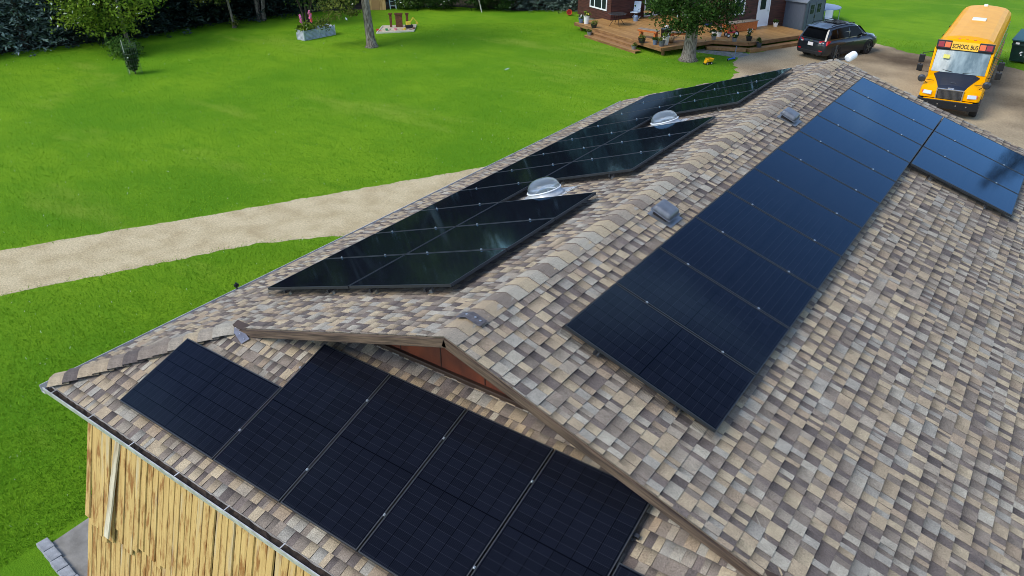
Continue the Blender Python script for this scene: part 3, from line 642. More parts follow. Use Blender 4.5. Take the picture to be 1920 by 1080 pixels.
MB().tube([(.05, .1, .12), (.14, .32, .19)], .085, 14).build('lamp_head', mat('lamp_white', C(236, 236, 238), .4), o, smooth=False, bevel=.03)
MB().tube([(-.18, -.15, .1), (-.16, -.13, .42)], .014, 8).tube([(-.1, 0, .1), (.02, .05, .12)], .018, 8).build('bracket', mat('black_plastic', None), o)
# ------------------------------------------------------------------ concrete pad and paver edge by the building corner
concm = mat('concrete', C(150, 146, 138), .9, col2=C(118, 114, 106), scale=3, bump=.2, bscale=30)
b = MB(); b.prism([(-7.75, -2.0), (-7.72, -2.72), (-4.7, -3.0), (-4.7, -1.6), (-6.2, -1.6)], .0, .03); structure(b.build('concrete_pad', concm))
pavm = mat('paver_stone', C(158, 160, 162), .85, col2=C(128, 130, 132), scale=8, bump=.3, bscale=40)
for i in range(10):
    b = MB(); b.box((0, 0, 0), (.285, .19, .1)); o = b.build('edging_block', pavm, bevel=.012); o.location = (-7.7+i*.295, -2.82-.026*i+rnd.uniform(-.012, .012), .045); o.rotation_euler = (rnd.uniform(-.03, .03), rnd.uniform(-.03, .03), -.09+rnd.uniform(-.05, .05))
    tag(o, 'grey edging block bordering the concrete pad by the slab wood wall', 'paver', 'edging blocks round the concrete pad')
#@@PART2
# ------------------------------------------------------------------ trees
barkm = mat('bark_grey', C(150, 140, 128), .95, col2=C(84, 74, 64), scale=5, mix=(.38, .62), stretch=(4, 4, .7), bump=.9, bscale=14)
barkd = mat('bark_dark', C(88, 76, 64), .95, col2=C(50, 42, 36), scale=5, stretch=(4, 4, .7), bump=.8, bscale=14)
birchm = mat('bark_birch', C(205, 200, 190), .8, col2=C(90, 85, 80), scale=6, mix=(.55, .7), stretch=(1, 1, 4))
lf_lime = tone_mat('leaf_lime', [(.03, .085, .010, 1), (.09, .20, .015, 1), (.19, .32, .024, 1), (.30, .42, .04, 1)], .6, .3)
lf_dark = tone_mat('leaf_dark', [(.006, .02, .006, 1), (.014, .042, .010, 1), (.028, .07, .014, 1), (.05, .11, .02, 1)], .55, .2)
lf_mid = tone_mat('leaf_mid', [(.012, .04, .008, 1), (.03, .085, .012, 1), (.055, .125, .018, 1), (.10, .17, .03, 1)], .55, .25)
lf_shade = tone_mat('leaf_shade', [(.008, .03, .006, 1), (.02, .062, .010, 1), (.04, .10, .016, 1), (.075, .15, .028, 1)], .55, .22)
lf_olive = tone_mat('leaf_olive', [(.03, .06, .014, 1), (.08, .13, .02, 1), (.15, .20, .03, 1), (.24, .26, .05, 1)], .6, .25)
lf_bush = tone_mat('leaf_bush', [(.02, .065, .010, 1), (.05, .13, .018, 1), (.09, .20, .03, 1), (.15, .27, .05, 1)], .55, .25)
lf_blue = tone_mat('needle_blue', [(.022, .046, .03, 1), (.07, .125, .09, 1), (.16, .25, .20, 1), (.30, .41, .35, 1)], .6, .1)
lf_spruce = tone_mat('needle_dark', [(.006, .014, .010, 1), (.014, .03, .022, 1), (.03, .058, .044, 1), (.055, .09, .07, 1)], .6, .1)
def ell(n, c, r, lo=0):
    d = nr.normal(size=(n, 3)); d /= np.linalg.norm(d, axis=1, keepdims=True); q = nr.uniform(.25, 1, n)**.45
    return np.array(c)+d*q[:, None]*np.array(r)
def crown(c, r, k, per, size, spread, zmin=None):
    cc = ell(k, c, r)
    if zmin is not None: cc = cc[cc[:, 2] > zmin]
    k = len(cc); base = np.repeat(nr.uniform(.1, .75, k), per); p = np.repeat(cc, per, 0)+nr.normal(size=(k*per, 3))*np.array([1, 1, .6])*spread
    nm = nr.normal(size=(k*per, 3))+np.array([0, 0, .7]); t = (base+nr.normal(size=k*per)*.16).clip(0, 1)
    return cards(p, nm, size), t
def limbs(b, base, top, r, n, reach, z0, z1):
    for i in range(n):
        a = 2*math.pi*i/n+rnd.uniform(-.4, .4); z = rnd.uniform(z0, z1); p = Vector(base).lerp(Vector(top), (z-base[2])/max(.1, top[2]-base[2])); l_ = reach*rnd.uniform(.6, 1)
        b.tube([p, p+Vector((math.cos(a)*l_*.5, math.sin(a)*l_*.5, l_*.35)), p+Vector((math.cos(a)*l_, math.sin(a)*l_, l_*.8))], [r*.4, r*.22, r*.06], 6)
def leafy(name, label, loc, trunk, r, cr, mleaf, mbark, k=60, per=60, size=.16, spread=.45, zmin=None, cat='tree', group=None, stems=1, extra=None):
    o = thing(name, label, cat, (loc[0], loc[1], 0), group=group); b = MB()
    for s in range(stems):
        a = rnd.uniform(0, 6.28); a = 6.283*s/stems+rnd.uniform(-.3, .3); off = Vector((math.cos(a), math.sin(a), 0))*(0 if stems == 1 else .24)
        top = Vector(trunk)+off*(1 if stems == 1 else 5); mid = off*1.8+Vector((trunk[0]*.4, trunk[1]*.4, trunk[2]*.45))
        b.tube([off+Vector((0, 0, -.05)), off+Vector((0, 0, .18)), off+Vector((trunk[0]*.1, trunk[1]*.1, .6)), mid, top], [r*1.75, r*1.2, r, r*.85, r*.45], 10)
        limbs(b, off, top, r, 6 if stems == 1 else 2, max(cr[1])*.6, top.z*.5, top.z)
    b.build('trunk', mbark, o, smooth=True)
    V, t = crown(cr[0], cr[1], k, per, size, spread, zmin)
    if extra:
        for e_ in extra:
            v2, t2_ = crown(*e_); V = np.concatenate([V, v2]); t = np.concatenate([t, t2_])
    quadmesh('crown', V, mleaf, t, o); return o
def spruce_mesh(name, H, R, m, z0=.25, dens=1.0):
    cs, ns, ts, sz = [], [], [], []; z = z0; q = 0
    while z < H:
        rr = R*(1-z/H)**.85+.08; nb = int(max(5, 13*rr/R*dens+4))
        for k in range(nb):
            a = 2*math.pi*k/nb+q*.7+rnd.uniform(-.2, .2); l_ = rr*rnd.uniform(.78, 1.1); tn = rnd.uniform(.15, .7); n = int(10+l_*9)
            s = np.linspace(.2, 1, n); side = nr.normal(size=n)*.16*(1.15-s)*l_+nr.normal(size=n)*.05
            x = np.cos(a)*s*l_-np.sin(a)*side; y = np.sin(a)*s*l_+np.cos(a)*side; zz = z-.22*l_*s**1.6+.10*l_*s**4+nr.normal(size=n)*.05
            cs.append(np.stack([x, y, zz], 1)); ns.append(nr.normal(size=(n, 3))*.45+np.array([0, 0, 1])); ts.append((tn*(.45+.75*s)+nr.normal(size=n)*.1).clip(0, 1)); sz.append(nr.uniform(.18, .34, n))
        z += .27+.012*z; q += 1
    return cards(np.concatenate(cs), np.concatenate(ns), np.concatenate(sz), .38), np.concatenate(ts)
def spruce(loc, H, R, m, label, group='spruces along the lawn edge', src=None, rz=0, sc=1):
    o = thing('spruce_tree', label, 'tree', (loc[0], loc[1], 0), rz, group); o.scale = (sc, sc, sc)
    if src is None:
        V, t = spruce_mesh('crown', H, R, m); c = quadmesh('crown', V, m, t, o)
        MB().tube([(0, 0, -.05), (0, 0, H*.5), (0, 0, H*.97)], [.2, .12, .02], 8).build('trunk', barkd, o)
    else:
        for ch in src.children: k = ch.copy(); COL.objects.link(k); k.parent = o
    return o
sb1 = spruce((-49.3, 12.3), 11, 3.4, lf_blue, 'blue green spruce with boughs to the ground, left of the lime tree')
spruce((-48.6, 16.6), 12, 3.2, lf_blue, 'blue green spruce standing against the lime leaved tree', src=sb1, rz=2.1, sc=1.03)
sd1 = spruce((-47.3, 23.6), 12, 3.3, lf_spruce, 'dark spruce just right of the lime leaved tree')
spruce((-47.5, 27.4), 12, 3.3, lf_spruce, 'dark spruce behind the small olive leaved tree', src=sd1, rz=1.3, sc=1.05)
spruce((-29.8, 45.4), 9, 2.8, lf_blue, 'blue spruce at the lawn edge beside the hedge', src=sb1, rz=4.0, sc=.85)
spruce((-27.2, 46.6), 9, 2.6, lf_blue, 'blue spruce hugging the corner of the brown house', src=sb1, rz=5.2, sc=.8)
spruce((14.0, 69.0), 22, 4, lf_spruce, 'tall dark spruce far beyond the school bus', src=sd1, rz=.5, sc=1.95)
spruce((10.2, 74.0), 18, 4, lf_spruce, 'shorter dark spruce far beyond the school bus', src=sd1, rz=2.5, sc=1.5)
k = 0
for (x, y) in [(-46.6, 21.4), (-46.4, 24.9), (-45.9, 29.4), (-44.8, 33.2), (-54, 8), (-53, 14), (-52.5, 20), (-52, 25), (-51.5, 30), (-50, 34), (-47, 38), (-43.5, 42), (-39.5, 45.5), (-35.5, 48), (-31.5, 51), (-27, 53), (-55.5, 3), (-57, -3), (-58, -10), (-56, 36), (-47, 46), (-39, 52), (-58, 28), (-58, 20), (-59, 12), (-53, 40), (-50, 44), (-43, 49), (-36, 55), (-31, 58), (-26, 62), (-34, 64), (-22, 80), (-27, 82), (-17, 84), (-32, 76), (-12.5, 88)]:
    spruce((x+rnd.uniform(-.8, .8), y+rnd.uniform(-.8, .8)), 12, 3.3, lf_spruce, 'dark spruce in the wood behind the lawn edge trees', 'spruces of the dark wood', src=sd1, rz=rnd.uniform(0, 6), sc=rnd.uniform(1.0, 1.35) if k < 18 else rnd.uniform(1.3, 1.7)); k += 1
nw = 46000; az = np.radians(nr.uniform(-112, -15, nw)); rr = nr.uniform(68, 84, nw); hz = nr.uniform(0, 1, nw); lump = 11+3.5*np.sin(az*23)+2*np.sin(az*61+1)
pw_ = np.stack([np.sin(az)*rr, 10+np.cos(az)*rr, hz*lump], 1); tag(quadmesh('far_wood', cards(pw_, nr.normal(size=(nw, 3))+np.array([0, -.3, .5]), 1.25), lf_dark, (hz*.6+nr.normal(size=nw)*.15).clip(0, 1)), 'dark far off wood behind the house and lawn', 'wood', kind='stuff')
soil = mat('forest_floor', C(62, 50, 38), .95, col2=C(30, 26, 20), scale=1.2, bump=.6, bscale=12)
sheet('forest_floor', ragged([(-90, -40), (-53, -16), (-48.6, 8), (-47.9, 14.5), (-46.4, 18.5), (-45.2, 22), (-45.6, 25.8), (-44.8, 29.6), (-44, 33), (-41.6, 36), (-37.8, 40), (-34.6, 42.4), (-31.2, 43), (-28, 44.6), (-25.6, 46), (-24, 60), (-60, 90)], .25, .6), .006, soil)
leafy('lime_tree', 'lime green leafy tree with a leaning trunk in front of the spruces', (-42.9, 20.0), (.5, -.4, 5.5), .12, ((-.3, -.6, 3.7), (3.1, 3.1, 3.1)), lf_lime, barkm, 140, 75, .19, .40, .75)
leafy('small_tree', 'small olive leaved tree with pale thin trunk beside the dark spruces', (-42.6, 27.5), (-.3, -.2, 3.6), .09, ((-.9, -.6, 3.2), (1.9, 1.9, 1.7)), lf_olive, barkm, 50, 60, .17, .34, 1.2, extra=[((.12, .1, .45), (.28, .28, .4), 8, 30, .13, .12)])
leafy('clump_tree', 'tree of several bare trunks rising from one base', (-43.3, 30.3), (.2, .2, 5.5), .10, ((0, 0, 6.5), (2.8, 2.8, 2.2)), lf_mid, barkm, 70, 60, .18, .42, 3.6, stems=5)
leafy('shrub_tree', 'dark many stemmed small tree behind the metal planter', (-39.6, 31.3), (0, 0, 3.0), .06, ((0, 0, 3.1), (2.0, 2.0, 1.7)), lf_mid, barkd, 70, 60, .16, .36, 1.2, stems=7)
leafy('ash_tree', 'tall tree with furrowed grey trunk between planter and sandbox', (-30.55, 28.35), (-.35, -.15, 6), .27, ((-.2, 0, 7.2), (3.6, 3.6, 3.0)), lf_olive, barkm, 110, 60, .19, .5, 3.7, extra=[((-1.5, -1.0, 2.7), (1.2, 1.2, .9), 30, 46, .16, .26), ((-2.3, -1.5, 1.7), (.8, .8, .7), 12, 40, .15, .2), ((-.9, -.5, 1.9), (.4, .4, .5), 6, 40, .15, .15)])
leafy('shade_tree', 'stout tree with dense dark green crown and pale flared trunk by the deck', (-13.2, 35.7), (.15, .1, 4.2), .36, ((.05, .0, 4.6), (2.75, 2.75, 3.0)), lf_shade, barkm, 260, 90, .15, .34, 1.7, extra=[((-1.7, .4, 2.6), (.9, .9, .9), 28, 60, .14, .25), ((1.4, .9, 2.5), (.9, .9, .8), 24, 60, .14, .25)])
for i, (x, y, r, h, lb) in enumerate([(-37.3, 39.5, 1.2, 1.5, 'green bush behind the white ladder'), (-35.2, 40.8, 1.3, 1.7, 'dark bush right of the white ladder'), (-33.0, 42.4, 1.5, 2.4, 'dark bush left of the thin pale birch stem'), (-31.2, 43.0, 1.4, 2.4, 'dark bush right of the thin pale birch stem'), (-40.7, 18.5, .7, 1.05, 'round green bush behind the caged sapling')]):
    o = thing('bush', lb, 'bush', (x, y, 0), group='bushes along the lawn edge'); V, t = crown((0, 0, h*.5), (r, r, h*.5), int(30*r*r)+14, 60, .15, .24, .05); quadmesh('foliage', V, lf_dark if i not in (0, 4) else (lf_mid if i == 0 else lf_bush), t, o)
    MB().tube([(0, 0, 0), (.05, 0, h*.6)], [.05, .02], 6).build('stem', barkd, o)
o = thing('birch_sapling', 'thin pale leaning birch stem in front of the dark bushes', 'tree', (-32.0, 41.3, 0)); MB().tube([(0, 0, 0), (-.25, -.1, 1.2), (-.5, -.2, 2.6), (-.7, -.3, 4.4)], [.045, .04, .03, .015], 8).build('trunk', birchm, o)
V, t = crown((-.9, -.4, 3.6), (1.0, 1.0, 1.2), 18, 40, .13, .28); quadmesh('crown', V, lf_olive, t, o)
o = thing('caged_sapling', 'dark green sapling inside a wire cage on the lawn', 'sapling', (-36.5, 16.5, 0)); wirem = mat('fence_wire', C(92, 104, 92), .6, .3)
V, t = crown((-.05, 0, .8), (.26, .26, .62), 34, 46, .12, .09, .08); quadmesh('foliage', V, lf_dark, t, o); MB().tube([(0, 0, 0), (-.03, 0, .9)], [.03, .012], 6).build('stem', barkd, o)
b = MB()
for k in range(20):
    a = 6.283*k/20; b.tube([(.36*math.cos(a), .36*math.sin(a), 0), (.36*math.cos(a)-.08, .36*math.sin(a), 1.6)], .0035, 4)
for z in (.2, .5, .8, 1.1, 1.4, 1.6): b.tube([(.36*math.cos(6.283*k/20)-.05*z, .36*math.sin(6.283*k/20), z) for k in range(21)], .0035, 4)
b.build('cage', wirem, o); MB().tube([(-.34, -.12, 0), (-.46, -.12, 1.75)], .025, 6).build('stake', mat('stake', C(160, 166, 150), .7), o)
# ------------------------------------------------------------------ things on the lawn
o = thing('raised_planter', 'corrugated galvanised raised planter bed with tall pink gladioli', 'planter', (-35.3, 27.25, 0), math.atan2(2.28, .22)); gal = mat('planter_metal', C(200, 208, 216), .4, .5, col2=C(172, 180, 190), scale=5)
for nm, p0, p1 in (('side_panel', (0, 0), (2.4, 0)), ('side_panel', (0, .75), (2.4, .75)), ('end_panel', (0, 0), (0, .75)), ('end_panel', (2.4, 0), (2.4, .75))):
    b = MB(); n = 24; a = Vector((*p0, 0)); c = Vector((*p1, 0)); d = (c-a).normalized(); q = Vector((d.y, -d.x, 0)); vs = []
    for i in range(n+1):
        z = .6*i/n; off = q*(.018*math.sin(i*math.pi/1.5)); vs += [a+off+Vector((0, 0, z)), c+off+Vector((0, 0, z))]
    b.add(vs, [(2*i, 2*i+1, 2*i+3, 2*i+2) for i in range(n)]); b.build(nm, gal, o)
for x, y in ((0, 0), (2.4, 0), (0, .75), (2.4, .75), (1.2, 0)): MB().tube([(x, y, 0), (x, y, .64)], .035, 8).build('corner_post', gal, o)
MB().b2((.03, .03, .3), (2.37, .72, .46)).build('soil', soil, o)
V, t = crown((.55, .38, .72), (.5, .3, .28), 16, 30, .2, .12); quadmesh('foliage', V, lf_lime, t, o)
pink = mat('petal_pink', C(226, 120, 170), .6); coral = mat('petal_coral', C(232, 96, 88), .6)
for x, y, z, mm_ in ((.2, .4, 1.35, pink), (.95, .45, 1.5, pink), (1.02, .5, 1.3, coral)):
    b = MB(); b.tube([(x+.1, y, .4), (x, y, z)], .012, 5)
    for j in range(7): b.box((x+rnd.uniform(-.05, .05), y+rnd.uniform(-.05, .05), z-.3+j*.07), (.11, .11, .07), Matrix.Rotation(rnd.uniform(0, 3), 3, 'X') @ Matrix.Rotation(rnd.uniform(0, 3), 3, 'Z'))
    b.build('gladiolus', mm_, o)
brown = mat('brown_timber', C(112, 66, 40), .8, col2=C(78, 44, 28), scale=5, stretch=(1, 1, 5))
o = thing('sandbox', 'pale sand bed on the lawn scattered with toys', 'sandbox', (-32.8, 33.1, 0), -.02); MB().prism([(-.2, -1.75), (1.35, .1), (.1, 1.7), (-1.5, .1)], .0, .05).build('sand', mat('sand', C(206, 194, 170), .95, col2=C(176, 162, 138), scale=4), o)
b = MB(); q = [(-.2, -1.75), (1.35, .1), (.1, 1.7), (-1.5, .1)]
for i in range(4): b.bar((*q[i], .05), (*q[(i+1) % 4], .05), .06, .09)
b.build('border', mat('pale_board', C(214, 206, 188), .8), o)
o = thing('timber_bench', 'upended brown timber bench standing on the sandbox', 'bench', (-33.1, 33.6, .05), .62)
for x, wd in ((-.55, .16), (0, .46), (.55, .16)):
    b = MB(); b.box((x, 0, .42), (wd, .06, .8)); b.build('slat_panel' if wd > .3 else 'leg', brown, o, bevel=.01); MB().box((x, 0, .87), (wd+.08, .16, .1)).build('foot_rail', brown, o, bevel=.01)
tc_ = [('red', C(205, 60, 50)), ('green', C(40, 150, 90)), ('pink', C(226, 140, 150)), ('yellow', C(230, 200, 70)), ('brown', C(120, 80, 60))]
for i, (cn_, cc_) in enumerate(tc_):
    o = thing('sand_toy', f'small {cn_} sand toy lying on the sandbox', 'toy', (-32.9+.42*(i-2)+.25, 32.75+.42*(i-2), .05), i, 'sand toys')
    MB().lathe([(.07, 0), (.1, .12), (.085, .12), (.06, .02)], 10).build('bucket', mat('toy_'+cn_, cc_, .4), o); MB().bar((.1, 0, .02), (.3, .05, .03), .05, .02).build('spade', mat('toy_'+cn_, None), o)
yel = mat('toy_yellow', None); blk = mat('black_plastic', None)
o = thing('toy_excavator', 'yellow and black toy excavator parked on the sandbox', 'toy', (-32.35, 33.75, .05), .9)
MB().box((0, 0, .12), (.5, .34, .2)).build('tracks', blk, o, bevel=.04); MB().box((-.05, 0, .32), (.3, .26, .2)).build('cab', yel, o, bevel=.02); MB().bar((.08, 0, .36), (.3, 0, .66), .06, .06).bar((.3, 0, .66), (.52, 0, .38), .05, .05).build('arm', yel, o); MB().box((.54, 0, .3), (.14, .16, .12)).build('bucket', yel, o)
o = thing('plywood_playhouse', 'yellowed plywood playhouse wall at the edge of the wood', 'playhouse', (-39.2, 37.8, 0), .65); MB().box((0, 0, .95), (1.3, .06, 1.9)).build('wall_panel', mat('old_plywood', C(206, 170, 112), .8, col2=C(150, 112, 66), scale=2, stretch=(5, 1, .6)), o); MB().box((-.1, -.035, .6), (.5, .02, 1.1)).build('door_panel', mat('ply_door', C(170, 130, 84), .8), o); MB().box((0, .5, 1.92), (1.5, 1.2, .05)).build('roof', mat('ply_door', None), o)
o = thing('slide_ladder', 'white two legged ladder leaning beside the plywood playhouse', 'ladder', (-38.4, 38.7, 0), .6)
for x in (-.22, .22): MB().bar((x, 0, 0), (x-.3, .5, 2.4), .06, .06).build('rail', mat('ladder_white', C(196, 214, 214), .5), o)
for i in range(7): t = .1+i*.13; MB().bar((-.22-.3*t, .5*t, 2.4*t), (.22-.3*t, .5*t, 2.4*t), .04, .04).build('rung', mat('ladder_white', None), o)
o = thing('orange_bucket', 'round orange bucket lying by the brown house corner', 'bucket', (-26.0, 43.8, .2), 0); Mx = Matrix.Rotation(math.radians(78), 3, 'X') ; b = MB(); b.lathe([(.15, -.2), (.2, .2), (.18, .2), (.13, -.17)], 18, (0, 0, 0), Mx @ Matrix.Identity(3)); b.build('shell', mat('orange_plastic', C(226, 84, 40), .4), o, smooth=False); o.rotation_euler = (0, 0, .6)
o = MB().tube([(-.04, -.14, .03), (.03, .14, .06)], .025, 8).build('white_tube', mat('ladder_white', None)); o.location = (-20.4, 28.3, 0); tag(o, 'short white tube lying alone on the open lawn', 'tube')
# ------------------------------------------------------------------ brown house with deck (its own axes: u along the step side, v towards the back)
HO = Vector((-14.85, 35.68, 0)); HA = math.radians(-26); E1 = Vector((math.cos(HA), math.sin(HA), 0)); E2 = Vector((-math.sin(HA), math.cos(HA), 0))
def HP(u, v, z=0): return HO+E1*u+E2*v+Vector((0, 0, z))
sid = bpy.data.materials.new('brown_siding'); sid.use_nodes = True
def siding(m):
    n = m.node_tree.nodes; l = m.node_tree.links.new; b = n['Principled BSDF']; t = n.new('ShaderNodeTexCoord'); nz = n.new('ShaderNodeTexNoise'); mp_ = n.new('ShaderNodeMapping'); mp_.inputs['Scale'].default_value = (.6, .6, 9)
    l(t.outputs['Object'], mp_.inputs[0]); l(mp_.outputs[0], nz.inputs['Vector']); nz.inputs['Scale'].default_value = 2.2; nz.inputs['Detail'].default_value = 6
    r_ = n.new('ShaderNodeValToRGB'); r_.color_ramp.elements[0].color = C(44, 22, 18); r_.color_ramp.elements[1].color = C(96, 52, 40); r_.color_ramp.elements[0].position = .3; r_.color_ramp.elements[1].position = .75; l(nz.outputs['Fac'], r_.inputs[0]); l(r_.outputs[0], b.inputs['Base Color']); b.inputs['Roughness'].default_value = .7
siding(sid)
hs = thing('brown_house', 'dark brown log sided house with white framed windows and doors', 'house', HO, HA)
def clap(p0, p1, z0, z1, nrm, name='wall'):
    """wall of overlapping horizontal boards from p0 to p1 (u,v), each board tilted"""
    b = MB(); a = Vector((*p0, 0)); c = Vector((*p1, 0)); n = Vector((*nrm, 0)); z = z0; hb = .19
    while z < z1-.01:
        zt_ = min(z+hb, z1); b.add([a+n*.028+Vector((0, 0, z)), c+n*.028+Vector((0, 0, z)), c+n*.004+Vector((0, 0, zt_)), a+n*.004+Vector((0, 0, zt_)), a+Vector((0, 0, z)), c+Vector((0, 0, z))], [(0, 1, 2, 3), (4, 5, 1, 0)]); z = zt_
    b.extr([a-n*.12+Vector((0, 0, z0)), c-n*.12+Vector((0, 0, z0)), c-n*.12+Vector((0, 0, z1)), a-n*.12+Vector((0, 0, z1))], n*.118)
    return b.build(name, sid, hs)
WT = 3.1
clap((-12.3, 2.3), (-8.3, 2.3), .3, WT, (0, -1)); clap((-8.3, 2.3), (-8.3, 6.8), .3, WT, (1, 0)); clap((-8.3, 6.8), (-1.85, 6.8), .3, WT, (0, -1)); clap((-1.85, 6.8), (-1.85, 13.5), .3, WT, (1, 0)); clap((-12.3, 13.5), (-12.3, 2.3), .3, WT, (-1, 0)); clap((-1.85, 13.5), (-12.3, 13.5), .3, WT, (0, 1))
b = MB(); b.b2((-12.25, 2.36, 0), (-8.36, 13.4, .32)); b.b2((-8.3, 6.86, 0), (-1.9, 13.4, .32)); b.build('foundation', concm, hs)
b = MB(); b.extr([(-12.9, 1.7, WT), (-7.7, 1.7, WT), (-10.3, 1.7, WT+1.4)], (0, 12.4, 0)); b.extr([(-1.2, 6.2, WT+.01), (-1.2, 14.1, WT+.01), (-1.2, 10.1, WT+1.6)], (-9, 0, 0)); fixn(b.build('roof', mat('house_roof', C(96, 90, 86), .9), hs))
wht = mat('white_trim', C(234, 236, 238), .45); glz = mat('window_glass', C(32, 42, 48), .06, 0, spec=.22)
def opening(name, p0, p1, z0, z1, nrm, bars=(), fw=.09, fill=glz):
    a = Vector((*p0, 0)); c = Vector((*p1, 0)); n = Vector((*nrm, 0)); d = (c-a).normalized(); Ln = (c-a).length; zv = Vector((0, 0, 1)); b = MB()
    def pc(t0, t1, q0, q1, dep=.05): b.extr([a+d*t0+zv*q0+n*.02, a+d*t1+zv*q0+n*.02, a+d*t1+zv*q1+n*.02, a+d*t0+zv*q1+n*.02], n*dep)
    pc(0, Ln, z0, z0+fw); pc(0, Ln, z1-fw, z1); pc(0, fw, z0+fw, z1-fw); pc(Ln-fw, Ln, z0+fw, z1-fw)
    for t in bars: pc(t-.04, t+.04, z0+fw, z1-fw, .045)
    w_ = fixn(b.build(name, wht, hs)); es = [fw]+list(bars)+[Ln-fw]
    for i in range(len(es)-1):
        b2_ = MB(); t0 = es[i]+(.04 if i else 0); t1 = es[i+1]-(.04 if i < len(es)-2 else 0); b2_.extr([a+d*t0+zv*(z0+fw)+n*.03, a+d*t1+zv*(z0+fw)+n*.03, a+d*t1+zv*(z1-fw)+n*.03, a+d*t0+zv*(z1-fw)+n*.03], n*.012); fixn(b2_.build('pane', fill, w_))
    return w_
opening('window', (-10.75, 2.3), (-8.75, 2.3), 1.0, 2.3, (0, -1), (.55, 1.4))
opening('sliding_door', (-8.3, 5.0), (-8.3, 6.6), .46, 2.5, (1, 0), (.75,))
opening('window', (-1.85, 6.9), (-1.85, 7.75), 1.35, 2.5, (1, 0), ())
d2 = opening('door', (-1.85, 8.85), (-1.85, 9.9), .46, 2.5, (1, 0), (), .08, mat('door_white', C(226, 228, 230), .45))
b = MB(); b.b2((-1.805, 9.08, 1.5), (-1.79, 9.52, 2.3)); b.build('door_window', glz, d2); MB().lathe([(.03, 0), (.03, .05)], 10, (-1.78, 9.75, 1.4), Matrix.Rotation(math.pi/2, 3, 'Y')).build('handle', nailm, d2)
decm = mat('deck_boards', C(168, 126, 78), .6, col2=C(138, 98, 58), scale=2.2, stretch=(9, 1, 1), mix=(.35, .65)); deks = mat('deck_edge', C(148, 110, 68), .75, col2=C(114, 80, 48), scale=2, stretch=(1, 1, 5))
dk = thing('wooden_deck', 'brown stained wooden deck with steps in front of the house', 'deck', HO, HA)
poly = [(-8.95, -.1), (0, 0), (-.1, 3.9), (1.42, 5.2), (1.45, 9.9), (.4, 10.6), (-1.82, 10.6), (-1.82, 6.76), (-8.26, 6.76), (-8.26, 2.26), (-9.2, 2.26)]
MB().prism(poly, .40, .45).build('deck_frame', deks, dk)
# boards, each its own piece, laid along u
bdm = [mat(f'deck_board_{i}', c1, .55, col2=c2, scale=2.5, stretch=(.8, 9, 1)) for i, (c1, c2) in enumerate([(C(178, 136, 80), C(152, 112, 62)), (C(168, 126, 72), C(144, 104, 56)), (C(186, 144, 86), C(160, 118, 68))])]
v = -.1
def span(vv):
    xs = []
    for i in range(len(poly)):
        (x0, y0_), (x1, y1_) = poly[i], poly[(i+1) % len(poly)]
        if (y0_ > vv) != (y1_ > vv): xs.append(x0+(x1-x0)*(vv-y0_)/(y1_-y0_))
    return sorted(xs)
while v < 10.45:
    xs = span(v+.07)
    for j in range(0, len(xs)-1, 2): MB().b2((xs[j]+.01, v+.004, .4505), (xs[j+1]-.01, v+.136, .474)).build('deck_board', rnd.choice(bdm), dk)
    v += .14
for q0, q1 in (((-8.95, -.13), (0, -.03)), ((.03, 0), (-.07, 3.9)), ((-.07, 3.88), (1.44, 5.18)), ((1.47, 5.2), (1.48, 9.9))): MB().bar((*q0, .38), (*q1, .38), .035, .19).build('rim_joist', deks, dk)
for (x0, x1, y0_, y1_, z) in ((-6.7, -2.0, -.45, -.14, .30), (-6.65, -1.3, -.88, -.46, .155)):
    MB().b2((x0, y0_, z-.04), (x1, y1_, z)).build('step_tread', decm, dk, bevel=.008); MB().b2((x0+.02, y0_+.02, 0), (x1-.02, y0_+.05, z-.041)).build('step_riser', deks, dk)
b = MB(); b.add([(-.3, 3.5, .2), (.1, 3.3, .2), (1.75, 4.75, .2), (1.45, 5.15, .2), (-.3, 3.5, .05), (.1, 3.3, .05), (1.75, 4.75, .05), (1.45, 5.15, .05)], [(0, 1, 2, 3), (4, 5, 1, 0), (5, 6, 2, 1), (6, 7, 3, 2), (7, 4, 0, 3)]); fixn(b.build('step_tread', decm, dk))
MB().b2((1.52, 5.0, .0), (1.95, 9.8, .2)).build('step_tread', decm, dk, bevel=.008)
for u, v in ((-.25, .3), (-.25, 2.0), (-4, .3), (-8.6, .2)): MB().b2((u-.07, v-.07, 0), (u+.07, v+.07, .4)).build('post', deks, dk)
o = MB().prism([(-.1, 2.3), (2.5, 3.6), (2.3, 4.6), (1.8, 4.75), (.1, 3.3), (-.3, 3.5)], 0, .02).build('concrete_walk', concm); o.location = HO; o.rotation_euler = (0, 0, HA); structure(o)
